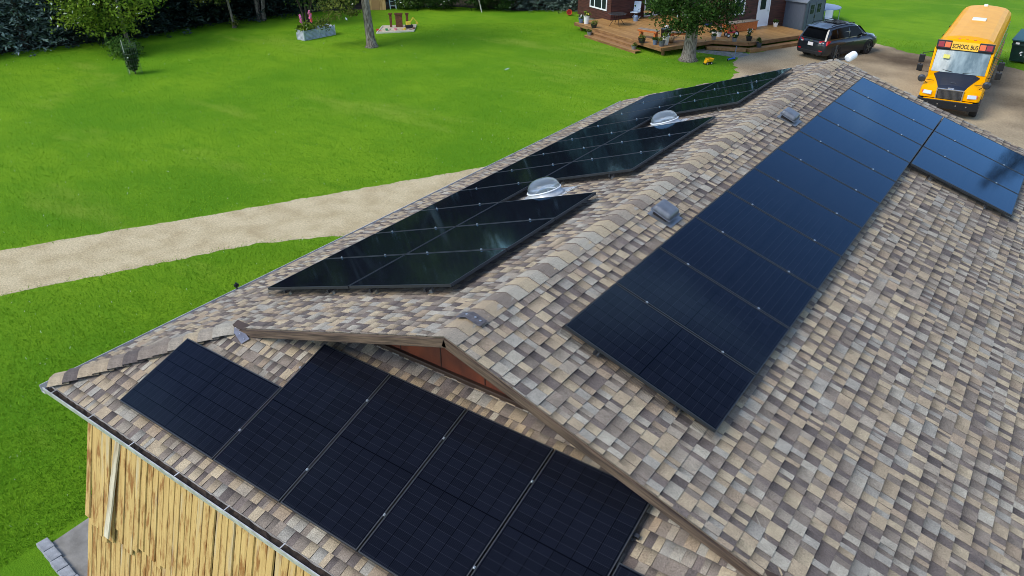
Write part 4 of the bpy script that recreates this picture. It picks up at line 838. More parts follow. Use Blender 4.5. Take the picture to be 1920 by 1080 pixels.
# deck furniture
dz = .474
def at(u, v): p = HP(u, v); return (p.x, p.y, dz)
metb = mat('black_metal', C(34, 32, 34), .45, .5)
o = thing('patio_table', 'black round metal patio table with splayed legs on the deck', 'table', at(-6.75, 1.7)); MB().lathe([(.0, .70), (.56, .70), (.58, .715), (.56, .73), (0, .73)], 24).build('table_top', mat('table_glass', C(60, 62, 62), .15), o)
for k in range(4): a = .785+1.571*k; MB().tube([(.18*math.cos(a), .18*math.sin(a), .70), (.2*math.cos(a), .2*math.sin(a), .42), (.5*math.cos(a), .5*math.sin(a), 0)], .016, 6).build('leg', metb, o)
MB().tube([(.21*math.cos(6.283*k/16), .21*math.sin(6.283*k/16), .42) for k in range(17)], .012, 5).build('ring', metb, o)
def chair(loc, rz, seatm, label, arms=True):
    o = thing('patio_chair', label, 'chair', loc, rz, 'patio chairs'); MB().box((0, 0, .44), (.52, .52, .06)).build('seat', seatm, o, bevel=.02); MB().box((0, .27, .78), (.5, .06, .62), Matrix.Rotation(-.15, 3, 'X')).build('backrest', seatm, o, bevel=.02)
    for x in (-.25, .25):
        for y in (-.24, .25): MB().tube([(x, y, 0), (x, y*.95, .44)], .014, 6).build('leg', metb, o)
        MB().tube([(x*1.08, -.22, .43), (x*1.08, -.22, .64), (x*1.08, .26, .66)], .014, 6).build('armrest', metb, o)
pu = HP(-7.9, 4.0); chair((pu.x, pu.y, dz), HA+.5, mat('chair_pale', C(188, 204, 220), .6), 'pale blue patio chair behind the round table'); pu = HP(-7.6, 4.8); chair((pu.x, pu.y, dz), HA-.9, mat('chair_tan', C(188, 150, 96), .7), 'tan cushioned patio chair beside the white sliding door')
pu = HP(-2.2, 5.2); chair((pu.x, pu.y, dz), HA-.8, mat('chair_navy', C(36, 54, 104), .7), 'navy blue folding chair in the shade of the tree')
o = thing('watering_can', 'grey blue metal watering can standing by the patio chairs', 'watering can', at(-7.3, 3.6)); MB().lathe([(.16, 0), (.16, .3), (.1, .36), (.09, .36)], 14).build('can_body', mat('can_blue', C(132, 152, 178), .4, .4), o); MB().tube([(.14, 0, .08), (.32, 0, .34)], .025, 6).build('spout', mat('can_blue', None), o); MB().tube([(-.14, 0, .1), (-.26, 0, .26), (-.08, 0, .42)], .014, 6).build('handle', mat('can_blue', None), o)
orw = mat('orange_wood', C(198, 112, 46), .6, col2=C(160, 84, 34), scale=3, stretch=(1, 6, 6)); greyw = mat('grey_board', C(150, 138, 122), .8, col2=C(120, 108, 94), scale=3, stretch=(1, 6, 6))
def bench(loc, rz, label):
    o = thing('wooden_bench', label, 'bench', loc, rz, 'orange wooden benches'); MB().box((0, 0, .5), (1.35, .36, .06)).build('seat', greyw, o, bevel=.01); MB().box((0, -.19, .44), (1.3, .04, .1)).build('apron', orw, o)
    for x in (-.5, .5): MB().box((x, 0, .235), (.1, .32, .47)).build('leg', orw, o, bevel=.01)
pu = HP(-2.5, .95); bench((pu.x, pu.y, dz), HA+.35, 'orange legged wooden bench with grey seat at the deck steps'); pu = HP(-.95, 2.1); bench((pu.x, pu.y, dz), HA+1.2, 'orange legged wooden bench half hidden behind the shade tree')
logm = mat('cut_log', C(164, 136, 98), .85, col2=C(112, 88, 62), scale=4)
for (u, v, r, ln, rz, lb) in ((-1.25, .55, .13, .3, .5, 'short cut log lying beside the orange bench'), (-.95, 1.3, .19, .5, .2, 'thick cut log lying between bench and tree trunk')):
    o = MB().tube([(-ln/2, 0, r), (ln/2, 0, r)], r, 14).build('cut_log', logm); o.location = at(u, v); o.rotation_euler = (0, 0, rz); tag(o, lb, 'log', 'cut logs on the deck')
o = thing('fire_pit', 'black metal fire pit drum with a white pot on top', 'fire pit', at(-2.0, 1.9)); MB().lathe([(.3, 0), (.34, .5), (.36, .52), (.30, .52), (.28, .1)], 18).build('drum', metb, o); MB().box((0, 0, .55), (.6, .5, .03)).build('lid', mat('slate', C(90, 96, 100), .4), o)
o = MB().lathe([(.07, 0), (.1, .08), (.09, .15), (.04, .17)], 12).build('white_bowl', wht); o.location = (at(-2.0, 1.9)[0], at(-2.0, 1.9)[1], dz+.567); tag(o, 'small white bowl sitting on the black fire pit lid', 'bowl')
o = thing('storage_box', 'long low orange brown wooden storage box against the house wall', 'box', at(-1.45, 7.2), HA); MB().box((0, 0, .26), (.55, 2.4, .5)).build('chest', orw, o, bevel=.015); MB().box((0, 0, .535), (.62, 2.46, .045)).build('lid', greyw, o, bevel=.01)
petw = mat('petal_white', C(238, 236, 226), .6); pety = mat('petal_yellow', C(236, 226, 90), .6)
def pot(u, v, z, r, h, pc, pm_, lf, label, ph=.22, flower=None):
    p = HP(u, v); o = thing('plant_pot', label, 'plant pot', (p.x, p.y, z), rnd.uniform(0, 6), 'plant pots on the deck')
    MB().lathe([(r*.72, 0), (r, h), (r*1.06, h), (r*1.06, h+.02), (r*.88, h+.02), (r*.85, h-.03)], 14).build('pot', mat(pm_, pc, .5), o); MB().lathe([(r*.84, h-.03), (0, h-.02)], 12).build('soil', soil, o)
    V, t = crown((0, 0, h+ph*.5), (r*.9, r*.9, ph*.55), 8, 22, .09, .05); quadmesh('plant', V, lf, t, o)
    if flower:
        b = MB()
        for k in range(10): a = rnd.uniform(0, 6.28); q = rnd.uniform(0, r*1.1); b.box((q*math.cos(a), q*math.sin(a), h+ph*rnd.uniform(.4, 1.1)), (.05, .05, .03), Matrix.Rotation(rnd.uniform(0, 3), 3, 'X'))
        b.build('blossom', flower, o)
BL, WH, GY, BK = C(92, 112, 138), C(232, 232, 228), C(124, 124, 124), C(34, 36, 36)
pot(-8.2, .3, dz, .19, .46, WH, 'pot_white', lf_lime, 'tall white pot with lime leaves at the deck corner', .28, pety); pot(-8.6, .15, dz, .17, .26, BL, 'pot_blue', lf_mid, 'blue grey pot beside the tall white one', .22, petw)
pot(-6.85, -.02, dz, .2, .2, BK, 'pot_black', lf_olive, 'low black bowl of olive leaves above the left steps', .25); pot(-6.4, -.65, .155, .15, .2, GY, 'pot_grey', lf_olive, 'small grey pot at the left end of the lowest step', .16)
pot(-1.75, -.1, dz, .22, .2, BK, 'pot_black', lf_olive, 'black bowl of olive leaves at the right of the steps', .28); pot(-1.75, -.65, .155, .15, .18, GY, 'pot_grey', lf_olive, 'small grey pot at the right end of the lowest step', .16)
pot(-.95, .25, dz, .15, .24, BL, 'pot_blue', lf_mid, 'small blue pot beside the short cut log', .12); pot(-.4, .3, dz, .19, .3, C(86, 92, 98), 'pot_slate', lf_olive, 'slate grey pot of white flowers at the deck corner', .2, petw); pot(-.6, .75, dz, .19, .46, WH, 'pot_white', lf_lime, 'tall white pot with lime leaves behind the slate pot', .25)
pot(-1.2, 4.9, dz, .14, .2, WH, 'pot_white', lf_dark, 'white pot beside the navy chair', .1); pot(-.75, 4.9, dz, .16, .24, WH, 'pot_white', lf_mid, 'white pot with white flowers beside the red tricycle', .3, petw)
pot(-.25, 4.05, dz-.02, .15, .22, GY, 'pot_grey', lf_mid, 'grey pot at the left end of the angled step', .12); pot(.75, 4.75, dz-.02, .15, .22, GY, 'pot_grey', lf_mid, 'grey pot in the middle of the angled step edge', .2, pety); pot(1.05, 5.6, dz, .18, .22, BK, 'pot_black', lf_mid, 'black pot of tall green leaves and white flowers', .42, petw); pot(1.7, 5.8, .2, .16, .26, C(62, 66, 72), 'pot_dark', lf_olive, 'dark grey pot on the low side step by the car', .26); pot(-1.3, 10.1, dz, .16, .24, WH, 'pot_white', lf_mid, 'white pot beside the white house door', .14)
redm = mat('trike_red', C(176, 34, 52), .35, coat=.5); o = thing('red_tricycle', 'red toy tricycle with white wheel centres on the deck', 'tricycle', at(-.3, 5.5), HA+1.2); MB().bar((-.25, 0, .24), (.2, 0, .3), .16, .08).build('body', redm, o, bevel=.02); MB().box((-.1, 0, .36), (.2, .2, .05)).build('seat', redm, o, bevel=.02); MB().bar((.25, 0, .18), (.2, 0, .62), .05, .05).bar((.18, -.2, .6), (.18, .2, .6), .03, .03).build('handlebar', redm, o)
for x, y, r in ((.27, 0, .17), (-.28, .2, .12), (-.28, -.2, .12)):
    wq = MB().lathe([(r, -.03), (r, .03)], 16, (x, y, r), Matrix.Rotation(math.pi/2, 3, 'X')).build('wheel', blk, o); MB().lathe([(r*.6, -.036), (r*.6, .036)], 12, (x, y, r), Matrix.Rotation(math.pi/2, 3, 'X')).build('hub', wht, wq)
def toywheel(o, x, y, r, wd=.06):
    wq = MB().lathe([(r, -wd/2), (r, wd/2)], 14, (x, y, r), Matrix.Rotation(math.pi/2, 3, 'X')).build('wheel', blk, o); MB().lathe([(r*.5, -wd/2-.006), (r*.5, wd/2+.006)], 10, (x, y, r), Matrix.Rotation(math.pi/2, 3, 'X')).build('hub', mat('hub_grey', C(200, 200, 196), .5), wq)
o = DT = thing('toy_dump_truck', 'yellow toy dump truck on the grass by the shade tree', 'toy truck', (-11.9, 35.4, 0), -2.0); ty = mat('truck_yellow', C(236, 176, 24), .4)
MB().box((0, 0, .17), (.6, .22, .08)).build('chassis', blk, o); MB().box((.2, 0, .3), (.2, .28, .2)).build('cab', ty, o, bevel=.02); MB().add([(-.34, -.18, .24), (.08, -.18, .24), (.08, .18, .24), (-.34, .18, .24), (-.42, -.22, .46), (.16, -.22, .5), (.16, .22, .5), (-.42, .22, .46)], [(0, 1, 2, 3), (0, 4, 5, 1), (1, 5, 6, 2), (2, 6, 7, 3), (3, 7, 4, 0)]).build('dump_bed', ty, o); MB().box((.33, 0, .2), (.08, .24, .12)).build('bonnet', ty, o)
for x in (-.2, .22):
    for y in (-.17, .17): toywheel(o, x, y, .11)
DT.scale = (.68, .68, .68)
o = thing('toy_scooter', 'small blue toy scooter on the grass near the gravel', 'scooter', (-11.2, 37.0, 0), -1.9); blu = mat('scooter_blue', C(44, 104, 200), .4); MB().box((0, 0, .1), (.55, .14, .05)).build('footboard', blu, o, bevel=.015); MB().tube([(-.25, 0, .1), (-.32, 0, .75)], .025, 8).build('stem', mat('scooter_stem', C(110, 124, 150), .4, .5), o); MB().tube([(-.32, -.16, .75), (-.32, .16, .75)], .02, 8).build('handlebar', blk, o); toywheel(o, -.28, 0, .07, .04); toywheel(o, .26, 0, .07, .04)
# shed, trampoline, lawn chair, dumpster
shm_ = mat('shed_plastic', C(92, 100, 114), .6, col2=C(78, 86, 100), scale=6, stretch=(9, 9, .4)); sht = mat('shed_trim', C(66, 73, 86), .6); o = thing('plastic_shed', 'blue grey plastic garden shed with windowed double doors beside the deck', 'shed', (-10.15, 46.3, 0), math.radians(-14))
LW, DW, SH = 1.9, 2.3, 1.95     # local: -x runs along the plain side, +y along the door side
MB().b2((-LW, 0, 0), (0, DW, SH)).build('wall', shm_, o, bevel=.02)
fixn(MB().extr([(0, 0, SH), (0, DW, SH), (0, DW/2, SH+.55)], (-LW, 0, 0)).build('gable', shm_, o))
rfm = mat('shed_roof', C(120, 128, 138), .6)
for s in (0, 1):
    ya, yb = (-.12, DW/2) if s == 0 else (DW+.12, DW/2); MB().add([(.1, ya, SH-.03), (-LW-.1, ya, SH-.03), (-LW-.1, yb, SH+.6), (.1, yb, SH+.6), (.1, ya, SH-.08), (-LW-.1, ya, SH-.08), (-LW-.1, yb, SH+.55), (.1, yb, SH+.55)], [(0, 1, 2, 3), (7, 6, 5, 4), (0, 4, 5, 1), (1, 5, 6, 2), (2, 6, 7, 3), (3, 7, 4, 0)]).build('roof_panel', rfm, o)
for y0_, y1_ in ((.35, 1.13), (1.17, 1.95)):
    d = MB().b2((.005, y0_, .08), (.035, y1_, 1.85)).build('door', shm_, o, bevel=.008); yc = (y0_+y1_)/2
    w_ = MB().b2((.036, yc-.2, 1.15), (.045, yc+.2, 1.68)).build('window', glz, d)
    MB().b2((.046, yc-.015, 1.15), (.055, yc+.015, 1.68)).b2((.046, yc-.2, 1.4), (.054, yc+.2, 1.43)).build('window_bars', sht, d)
MB().b2((.036, 1.08, .85), (.06, 1.2, 1.02)).build('latch', blk, o)
for y in (0, DW): MB().b2((-.06, y-.02, 0), (.02, y+.02, SH)).build('corner_trim', sht, o)
o = thing('trampoline', 'round trampoline with pale blue pad behind the shed', 'trampoline', (-10.75, 51.6, 0)); MB().lathe([(1.3, .86), (0, .85)], 36).build('mat', mat('tramp_mat', C(42, 52, 74), .95, spec=.05), o); MB().lathe([(1.28, .87), (1.3, .90), (1.45, .90), (1.47, .87), (1.45, .84)], 36).build('pad', mat('tramp_pad', C(132, 152, 178), .7), o)
for k in range(6): a = 1.047*k; MB().tube([(1.42*math.cos(a), 1.42*math.sin(a), .86), (1.42*math.cos(a), 1.42*math.sin(a), 0)], .03, 6).build('leg', gal, o)
o = thing('white_chair', 'white plastic chair standing between the shed and the car', 'chair', (-9.55, 50.0, 0), .5); MB().box((0, 0, .42), (.5, .5, .05)).build('seat', wht, o, bevel=.02); MB().box((0, .25, .7), (.5, .05, .5)).build('backrest', wht, o, bevel=.02)
for x in (-.22, .22):
    for y in (-.22, .22): MB().bar((x, y, 0), (x, y, .42), .05, .05).build('leg', wht, o)
dgm = mat('dumpster_green', C(24, 58, 54), .5, col2=C(16, 42, 40), scale=3); o = thing('green_dumpster', 'dark green steel dumpster with white numbers beside the bus', 'dumpster', (1.55, 44.9, 0), -.12)
b = MB(); b.add([(0, 0, .1), (2.0, 0, .1), (2.0, 1.3, .1), (0, 1.3, .1), (-.05, -.2, 1.25), (2.05, -.2, 1.25), (2.05, 1.4, 1.45), (-.05, 1.4, 1.45)], [(3, 2, 1, 0), (0, 1, 5, 4), (1, 2, 6, 5), (2, 3, 7, 6), (3, 0, 4, 7), (4, 5, 6, 7)]); b.build('bin', dgm, o, bevel=.01); MB().bar((1, -.26, 1.22), (1, 1.5, 1.52), 2.2, .06).build('lid', mat('dumpster_lid', C(34, 84, 92), .45), o); MB().b2((-.06, -.2, .95), (2.06, -.16, 1.05)).build('rib', dgm, o); MB().b2((.12, -.215, 1.02), (.3, -.2, 1.12)).build('sticker', wht, o)
ang = math.atan2(1.15, .2); text_mesh('672', .42, wht, o, (.75, -.115, .52), (ang, 0, 0), 'lettering', 1.2, .012); text_mesh('E', .34, wht, o, (1.0, -.175, .88), (ang, 0, 0), 'lettering', 1.2, .012)
# ------------------------------------------------------------------ vehicles
def loft(secs, close=False, caps=True):
    b = MB(); n = len(secs[0]); 
    for s in secs: b.v += [tuple(p) for p in s]
    for i in range(len(secs)-1):
        for k in range(n if close else n-1): b.f.append((i*n+k, i*n+(k+1) % n, (i+1)*n+(k+1) % n, (i+1)*n+k))
    if caps: b.f.append(tuple(range(n))[::-1]); b.f.append(tuple((len(secs)-1)*n+k for k in range(n)))
    return b
def wheel(o, c, r, wd, axis, rimm, nsp=5):
    M = Matrix.Rotation(math.pi/2, 3, 'Y') if axis == 'x' else Matrix.Rotation(math.pi/2, 3, 'X')
    w_ = MB().lathe([(r*.62, -wd*.3), (r*.64, -wd/2), (r*.93, -wd/2), (r, -wd*.34), (r, wd*.34), (r*.93, wd/2), (r*.64, wd/2), (r*.62, wd*.3)], 28, c, M, False).build('wheel', mat('tyre', C(34, 33, 32), .85), o, smooth=False)
    MB().lathe([(r*.61, -wd*.28), (r*.63, -wd*.3), (r*.63, wd*.3), (r*.61, wd*.28)], 20, c, M).build('rim', mat('rim_dark', C(60, 62, 66), .4, .6), w_)
    b = MB()
    for k in range(nsp):
        a = 6.283*k/nsp
        for s in (-1, 1):
            p0 = Vector((0, 0, s*wd*.44)); p1 = Vector((math.cos(a)*r*.58, math.sin(a)*r*.58, s*wd*.44)); b.bar(M @ p0+Vector(c), M @ p1+Vector(c), r*.16, .02, M @ Vector((0, 0, 1)))
    b.build('spokes', rimm, w_); return w_
ylw = mat('bus_yellow', C(242, 169, 0), .35, spec=.05, col2=C(236, 161, 0), scale=2); bkp = mat('bus_black', C(20, 22, 26), .4); chrome = mat('chrome', C(205, 208, 212), .18, .95); lamp = mat('headlamp', C(220, 224, 228), .12, .4); busglass = mat('bus_windshield', C(146, 162, 165), .08, .0, col2=C(100, 118, 124), scale=1.4, stretch=(2.5, 1, 1), spec=.3); hoodm = mat('bus_hood_black', C(30, 36, 50), .38)
bus = thing('school_bus', 'yellow school bus with black hood parked nose toward the roof', 'bus', (.415, 31.82, 0), .038); BLn = 12.07
def bsec(y, k=1.0, top=3.02, zb_=.5): 
    h = [(1.2*k, zb_), (1.2*k, 1.75), (1.185*k, 2.4), (1.13*k, 2.68), (1.0*k, top-.16), (.8*k, top-.06), (.4*k, top), (0, top+.02)]
    return [(x, y, z) for x, z in h]+[(-x, y, z) for x, z in h[-2::-1]]
fixn(loft([bsec(2.02, .985, 2.86), bsec(2.15, 1, 2.95), bsec(2.5), bsec(BLn-.5), bsec(BLn-.12, .99, 2.97), bsec(BLn, .95, 2.85)], True).build('body', ylw, bus, smooth=False))
fixn(loft([[(1.12, 1.5, .55), (1.12, 1.5, 1.6), (-1.12, 1.5, 1.6), (-1.12, 1.5, .55)], [(1.19, 2.05, .55), (1.19, 2.05, 1.75), (-1.19, 2.05, 1.75), (-1.19, 2.05, .55)]], True).build('cowl', ylw, bus))
ws = [[(x*1.02, 1.52-.05*math.cos(x*1.4)+(z-1.62)*.52, z) for x in np.linspace(-1.03, 1.03, 9)] for z in (1.62, 1.9, 2.2, 2.5)]
loft(ws, False, False).build('windshield', busglass, bus, smooth=True)
for s in (-1, 1):
    MB().bar((s*1.1, 1.55, 1.6), (s*1.12, 2.02, 2.52), .1, .1).build('pillar', ylw, bus, bevel=.02)
    fixn(MB().extr([(s*1.1, 1.58, 1.62), (s*1.14, 2.06, 2.5), (s*1.16, 2.06, 1.62)], (s*.01, 0, 0)).build('quarter_window', glz, bus))
MB().b2((-1.1, 1.9, 2.49), (1.1, 2.05, 2.53)).build('windshield_header', bkp, bus)
capp = MB().add([(-1.13, 1.93, 2.53), (1.13, 1.93, 2.53), (1.1, 2.0, 2.88), (-1.1, 2.0, 2.88), (-1.13, 2.1, 2.53), (1.13, 2.1, 2.53), (1.1, 2.1, 2.88), (-1.1, 2.1, 2.88)], [(0, 1, 2, 3), (3, 2, 6, 7), (1, 5, 6, 2), (0, 3, 7, 4)]).build('front_cap', ylw, bus, bevel=.02)
red = mat('warning_red', C(150, 44, 48), .25); amb = mat('warning_amber', C(224, 110, 60), .25)
for s in (-1, 1):
    p_ = MB().box((s*.83, 1.945, 2.705), (.58, .05, .36), Matrix.Rotation(-.19, 3, 'X')).build('warning_light_panel', bkp, bus, bevel=.02)
    MB().box((s*.68, 1.915, 2.705), (.23, .03, .23), Matrix.Rotation(-.19, 3, 'X')).build('warning_light', amb, p_, bevel=.01); MB().box((s*.94, 1.915, 2.705), (.23, .03, .23), Matrix.Rotation(-.19, 3, 'X')).build('warning_light', red, p_, bevel=.01)
MB().box((0, 1.935, 2.69), (1.06, .02, .34), Matrix.Rotation(-.19, 3, 'X')).build('sign_board', mat('sign_yellow', C(244, 190, 50), .5), bus)
text_mesh('SCHOOL BUS', .25, mat('sign_black', C(40, 26, 12), .6), bus, (0, 1.915, 2.665), (math.pi/2-.19, 0, 0), 'lettering', .66, .004)
hw = [(.22, .50, 1.20, 1.12), (.45, .56, 1.32, 1.24), (.9, .68, 1.46, 1.36), (1.3, .82, 1.57, 1.47), (1.54, .92, 1.64, 1.54)]
fixn(loft([[(-w1, y, ze), (-w1*.8, y, zc-.03), (-w1*.4, y, zc), (0, y, zc+.01), (w1*.4, y, zc), (w1*.8, y, zc-.03), (w1, y, ze), (w1, y, ze-.1), (-w1, y, ze-.1)] for y, w1, zc, ze in hw], True).build('hood', hoodm, bus, smooth=False, bevel=.01))
for s in (-1, 1):
    secs = []
    for y, wi, zi, wo_, zo, zl in ((.12, .50, 1.12, 1.08, .95, .80), (.25, .50, 1.18, 1.17, 1.02, .80), (.6, .58, 1.28, 1.2, 1.16, .98), (1.0, .70, 1.36, 1.2, 1.22, 1.04), (1.35, .82, 1.44, 1.2, 1.24, .9), (1.58, .92, 1.5, 1.19, 1.3, .6)):
        secs.append([(s*wi, y, zi), (s*(wi*.45+wo_*.55), y, zi*.62+zo*.38), (s*wo_*.97, y, zo), (s*wo_, y, zo-.12), (s*wo_, y, zl), (s*wi, y, zl)])
    fixn(loft(secs, True).build('fender', ylw, bus, smooth=False, bevel=.02))
    h_ = MB().box((s*.86, .13, 1.0), (.36, .1, .17), Matrix.Rotation(s*.25, 3, 'Z') @ Matrix.Rotation(-.35, 3, 'X')).build('headlight', lamp, bus, bevel=.03); MB().box((s*1.04, .19, 1.01), (.08, .1, .14), Matrix.Rotation(s*.5, 3, 'Z')).build('turn_signal', amb, h_, bevel=.02)
    MB().tube([(s*1.0, .75, 1.2), (s*1.22, .62, 1.42)], .015, 6).tube([(s*.8, .9, 1.35), (s*1.22, .62, 1.42)], .012, 6).build('mirror_stalk', blk, bus)
    MB().lathe([(.16, -.03), (.16, .02), (.1, .06)], 18, (s*1.26, .60, 1.45), Matrix.Rotation(math.pi/2+.2, 3, 'X')).build('round_mirror', mat('mirror_back', C(70, 74, 80), .3, .5), bus, smooth=False)
    MB().tube([(s*1.18, 1.95, 2.35), (s*1.55, 1.7, 2.3), (s*1.55, 1.7, 1.5), (s*1.18, 1.8, 1.5)], .018, 6).build('mirror_arm', blk, bus)
    MB().box((s*1.55, 1.72, 2.06), (.24, .1, .36)).box((s*1.55, 1.72, 1.66), (.24, .1, .3)).build('side_mirror', bkp, bus, bevel=.03)
    MB().bar((s*.2, 1.47, 1.66), (s*.2+s*.5, 1.56, 1.72), .02, .02).build('wiper', blk, bus)
    for k in range(10):
        y0_ = 3.1+k*.86; w_ = MB().b2((s*1.196-.006, y0_, 1.78), (s*1.196+.006, y0_+.72, 2.36)).build('side_window', glz, bus)
    for z in (.75, 1.2, 1.62): MB().b2((s*1.2-.02, 2.1, z), (s*1.2+.02, BLn-.1, z+.06)).build('rub_rail', bkp, bus)
    MB().b2((s*1.198-.008, 2.16, 1.7), (s*1.198+.008, 2.95, 2.36)).build('driver_window', glz, bus)
    for y in (1.0, 8.6): wheel(bus, (s*1.04, y, .5), .5, .3, 'x', mat('rim_grey', C(190, 190, 186), .5), 5)
b = MB()
for k in range(9): b.b2((-.46, .085, .83+k*.041), (.46, .13, .846+k*.041))
gq = MB().b2((-.5, .11, .79), (.5, .24, 1.2)).build('grille', bkp, bus); b.build('grille_bar', mat('grille_chrome', C(150, 152, 156), .25, .9), gq)
MB().b2((-.53, .07, .78), (-.48, .15, 1.22)).b2((.48, .07, .78), (.53, .15, 1.22)).b2((-.53, .07, 1.19), (.53, .16, 1.24)).build('grille_surround', chrome, gq, bevel=.01)
MB().box((0, .135, 1.265), (.24, .03, .05)).build('nose_emblem', chrome, bus, bevel=.012); MB().box((0, .62, 1.39), (.2, .06, .012), Matrix.Rotation(.28, 3, 'X')).build('hood_emblem', mat('emblem_grey', C(90, 92, 98), .4, .6), bus)
bm_ = MB().add([(-1.2, .12, .42), (-.9, -.02, .42), (.9, -.02, .42), (1.2, .12, .42), (1.2, .5, .42), (-1.2, .5, .42), (-1.2, .12, .76), (-.9, -.02, .76), (.9, -.02, .76), (1.2, .12, .76), (1.2, .5, .76), (-1.2, .5, .76)], [(0, 1, 7, 6), (1, 2, 8, 7), (2, 3, 9, 8), (3, 4, 10, 9), (4, 5, 11, 10), (5, 0, 6, 11), (6, 7, 8, 9, 10, 11), (5, 4, 3, 2, 1, 0)]).build('bumper', bkp, bus, bevel=.02)
MB().b2((-.95, -.0, .765), (.95, .1, .785)).build('bumper_stripe', ylw, bm_)
for x in (-.75, -.35, .35, .75): MB().lathe([(.03, 0), (.03, .03)], 10, (x, -.02, .6), Matrix.Rotation(math.pi/2, 3, 'X')).build('bumper_bolt', chrome, bm_)
MB().b2((-.3, -.035, .5), (.3, -.02, .68)).build('licence_plate_bracket', bkp, bm_)
MB().b2((-.3, 6.6, 3.02), (.3, 7.2, 3.1)).build('roof_glare', mat('glare_white', C(236, 232, 220), .4), bus, bevel=.03); MB().b2((-.18, 11.1, 3.02), (.0, 11.3, 3.14)).build('strobe_light', wht, bus, bevel=.03)  # pale block on the bus roof imitates a patch of sky glare; strobe behind it
for x in (-.3, 0, .3): MB().b2((x-.05, 2.12, 2.93), (x+.05, 2.2, 2.965)).build('marker_light', amb, bus)
for y in (5.0, 7.4): MB().b2((-1.24, y, 2.45), (-1.12, y+.16, 2.56)).build('side_marker', blk, bus)
MB().b2((-.72, 1.66, 2.17), (-.47, 1.7, 2.33)).build('windshield_sticker', mat('sticker_yellow', C(232, 226, 120), .6), bus)
MB().tube([(.22*math.cos(6.283*k/20)-.5, 1.75+.1*math.sin(6.283*k/20), 1.78+.12*math.sin(6.283*k/20)) for k in range(21)], .014, 6).build('steering_wheel', mat('steer', C(200, 190, 170), .5), bus)
# dark grey sport utility vehicle
sp_ = mat('suv_paint', C(38, 44, 52), .3, .5, coat=.7); trimm = mat('suv_trim', C(22, 23, 25), .6); sg = mat('suv_glass', C(10, 12, 15), .1, spec=.08)
suv = thing('grey_suv', 'dark grey sport utility vehicle parked on gravel beside the deck', 'car', (-6.81, 41.87, 0), 1.176)
def ssec(x, wb, zb_, wm_, zm, wt_, zt_): 
    h = [(wb, zb_), (wm_, zb_+.16), (wm_*1.005, zm), (wt_, zt_-.05), (wt_*.93, zt_), (0, zt_+.012)]
    return [(x, y, z) for y, z in h]+[(x, -y, z) for y, z in h[-2::-1]]
S_ = [ssec(-2.42, .70, .42, .80, .70, .78, .93), ssec(-2.36, .86, .33, .93, .78, .88, 1.04), ssec(-2.1, .94, .29, .985, .82, .93, 1.10), ssec(-1.4, .96, .26, 1.0, .86, .945, 1.11), ssec(0, .95, .25, .985, .84, .93, 1.09), ssec(1.05, .95, .26, .99, .84, .92, 1.10), ssec(1.5, .95, .27, .99, .84, .88, 1.09), ssec(2.05, .90, .29, .96, .78, .80, 1.01), ssec(2.33, .78, .33, .86, .66, .68, .90), ssec(2.42, .6, .40, .72, .6, .55, .78)]
fixn(loft(S_, True).build('body', sp_, suv, smooth=True))
def gsec(x, wb, zb_, wt_, zt_): 
    return [(x, wb, zb_), (x, (wb+wt_)/2+.03, (zb_+zt_)/2), (x, wt_, zt_-.06), (x, wt_-.1, zt_), (x, 0, zt_+.03), (x, -wt_+.1, zt_), (x, -wt_, zt_-.06), (x, -(wb+wt_)/2-.03, (zb_+zt_)/2), (x, -wb, zb_)]
gs = [[(-2.30+f*0, y, z) for _, y, z in gsec(0, .90, 1.06, .88, 1.10)], gsec(-1.98, .92, 1.07, .74, 1.69), gsec(-1.3, .93, 1.08, .73, 1.78), gsec(-.4, .93, 1.08, .74, 1.80), gsec(.25, .92, 1.08, .72, 1.75), gsec(.62, .91, 1.08, .74, 1.58), gsec(1.22, .88, 1.07, .84, 1.12)] if (f := 1) else 0
fixn(loft(gs, True).build('cabin', sp_, suv, smooth=False))
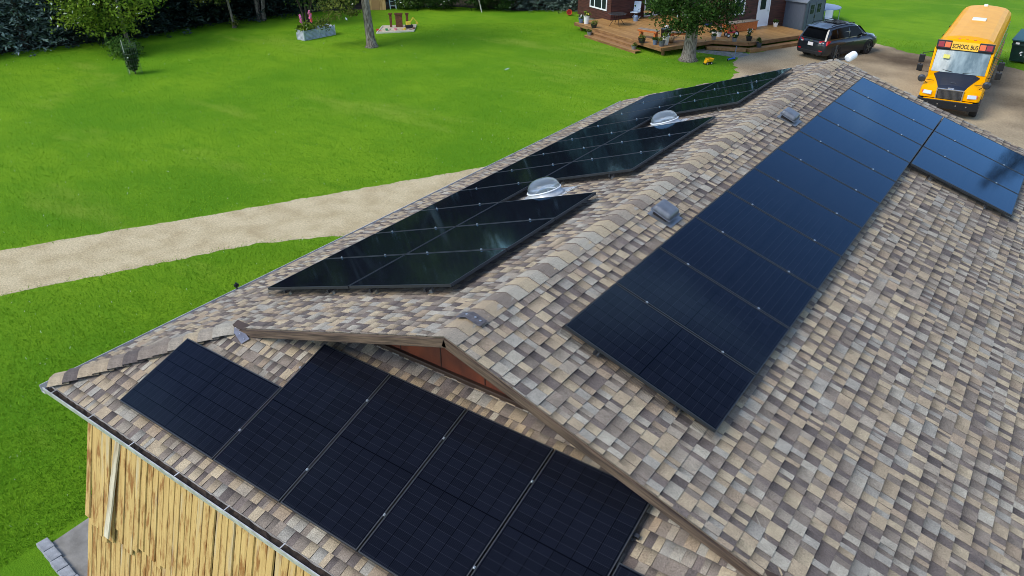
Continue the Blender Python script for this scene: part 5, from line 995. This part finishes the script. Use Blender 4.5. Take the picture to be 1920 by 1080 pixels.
for s in (-1, 1):
    def sidewin(pts, nm): fixn(MB().extr([(x, s*(.945-(z-1.08)*.29+.012), z) for x, z in pts], (0, s*.008, 0)).build(nm, sg, suv))
    sidewin([(-1.98, 1.17), (-1.42, 1.15), (-1.42, 1.66), (-1.80, 1.62)], 'side_window'); sidewin([(-1.34, 1.15), (-.42, 1.14), (-.42, 1.69), (-1.34, 1.67)], 'side_window'); sidewin([(-.34, 1.14), (.82, 1.14), (.3, 1.64), (-.34, 1.69)], 'side_window')
    MB().tube([(-1.75, s*.66, 1.79), (-1.6, s*.67, 1.84), (.0, s*.66, 1.85), (.2, s*.65, 1.79)], .022, 6).build('roof_rail', trimm, suv)
    MB().box((.72, s*1.06, 1.17), (.16, .2, .14)).build('side_mirror', sp_, suv, bevel=.03)
    tl = fixn(MB().extr([(-2.405, s*.50, .92), (-2.40, s*.52, 1.05), (-2.2, s*.955, 1.10), (-1.98, s*.975, 1.08), (-2.28, s*.965, .86)], (-.014, s*.014, 0)).build('tail_light', mat('tail_red', C(196, 20, 26), .2), suv)); MB().box((-2.415, s*.6, .96), (.03, .14, .07)).build('reverse_lamp', lamp, tl)
    MB().box((-2.40, s*.70, .55), (.05, .2, .06)).build('rear_reflector', mat('tail_red', None), suv, bevel=.01); MB().tube([(-2.44, s*.55, .36), (-2.3, s*.55, .36)], .05, 10).build('exhaust_tip', chrome, suv)
    for x in (-1.41, 1.41):
        MB().tube([(x+.43*math.cos(a), s*.965, .37+.43*math.sin(a)) for a in np.linspace(-.1, math.pi+.1, 14)], .05, 6).build('wheel_arch', trimm, suv)
        MB().lathe([(.42, -.1), (.42, .12)], 22, (x, s*.86, .38), Matrix.Rotation(math.pi/2, 3, 'X')).build('wheel_well', mat('black_plastic', None), suv)
        wheel(suv, (x, s*.90, .37), .37, .25, 'y', mat('alloy', C(120, 122, 126), .3, .8), 5)
    MB().b2((-1.0, s*.97-.03, .27), (1.0, s*.97+.03, .38)).build('sill', trimm, suv, bevel=.01)
    fixn(MB().extr([(2.28, s*.5, .82), (2.12, s*.86, .9), (2.14, s*.86, .78), (2.3, s*.52, .72)], (.03, s*.02, 0)).build('headlight', lamp, suv))
fixn(MB().extr([(-2.29, .74, 1.16), (-2.29, -.74, 1.16), (-2.03, -.64, 1.60), (-2.03, .64, 1.60)], (-.03, 0, .01)).build('rear_window', sg, suv)); MB().box((-2.04, 0, 1.70), (.26, 1.36, .05), Matrix.Rotation(-.1, 3, 'Y')).build('spoiler', sp_, suv, bevel=.015)
fixn(MB().extr([(.68, .70, 1.58), (.68, -.70, 1.58), (1.2, -.8, 1.16), (1.2, .8, 1.16)], (.02, 0, .02)).build('windshield', sg, suv)); MB().box((-.5, 0, 1.835), (1.0, .9, .012)).build('sunroof', sg, suv)
MB().box((-2.44, 0, .86), (.02, .34, .17)).build('licence_plate', mat('plate_white', C(226, 222, 222), .5), suv); MB().box((-2.40, 0, 1.02), (.02, .14, .09)).build('emblem', chrome, suv, bevel=.008); MB().b2((-2.46, -.8, .33), (-2.36, .8, .52)).build('rear_bumper', trimm, suv, bevel=.03)
MB().b2((-2.44, -.86, .46), (-2.40, .86, .5)).build('bumper_trim', sp_, suv)
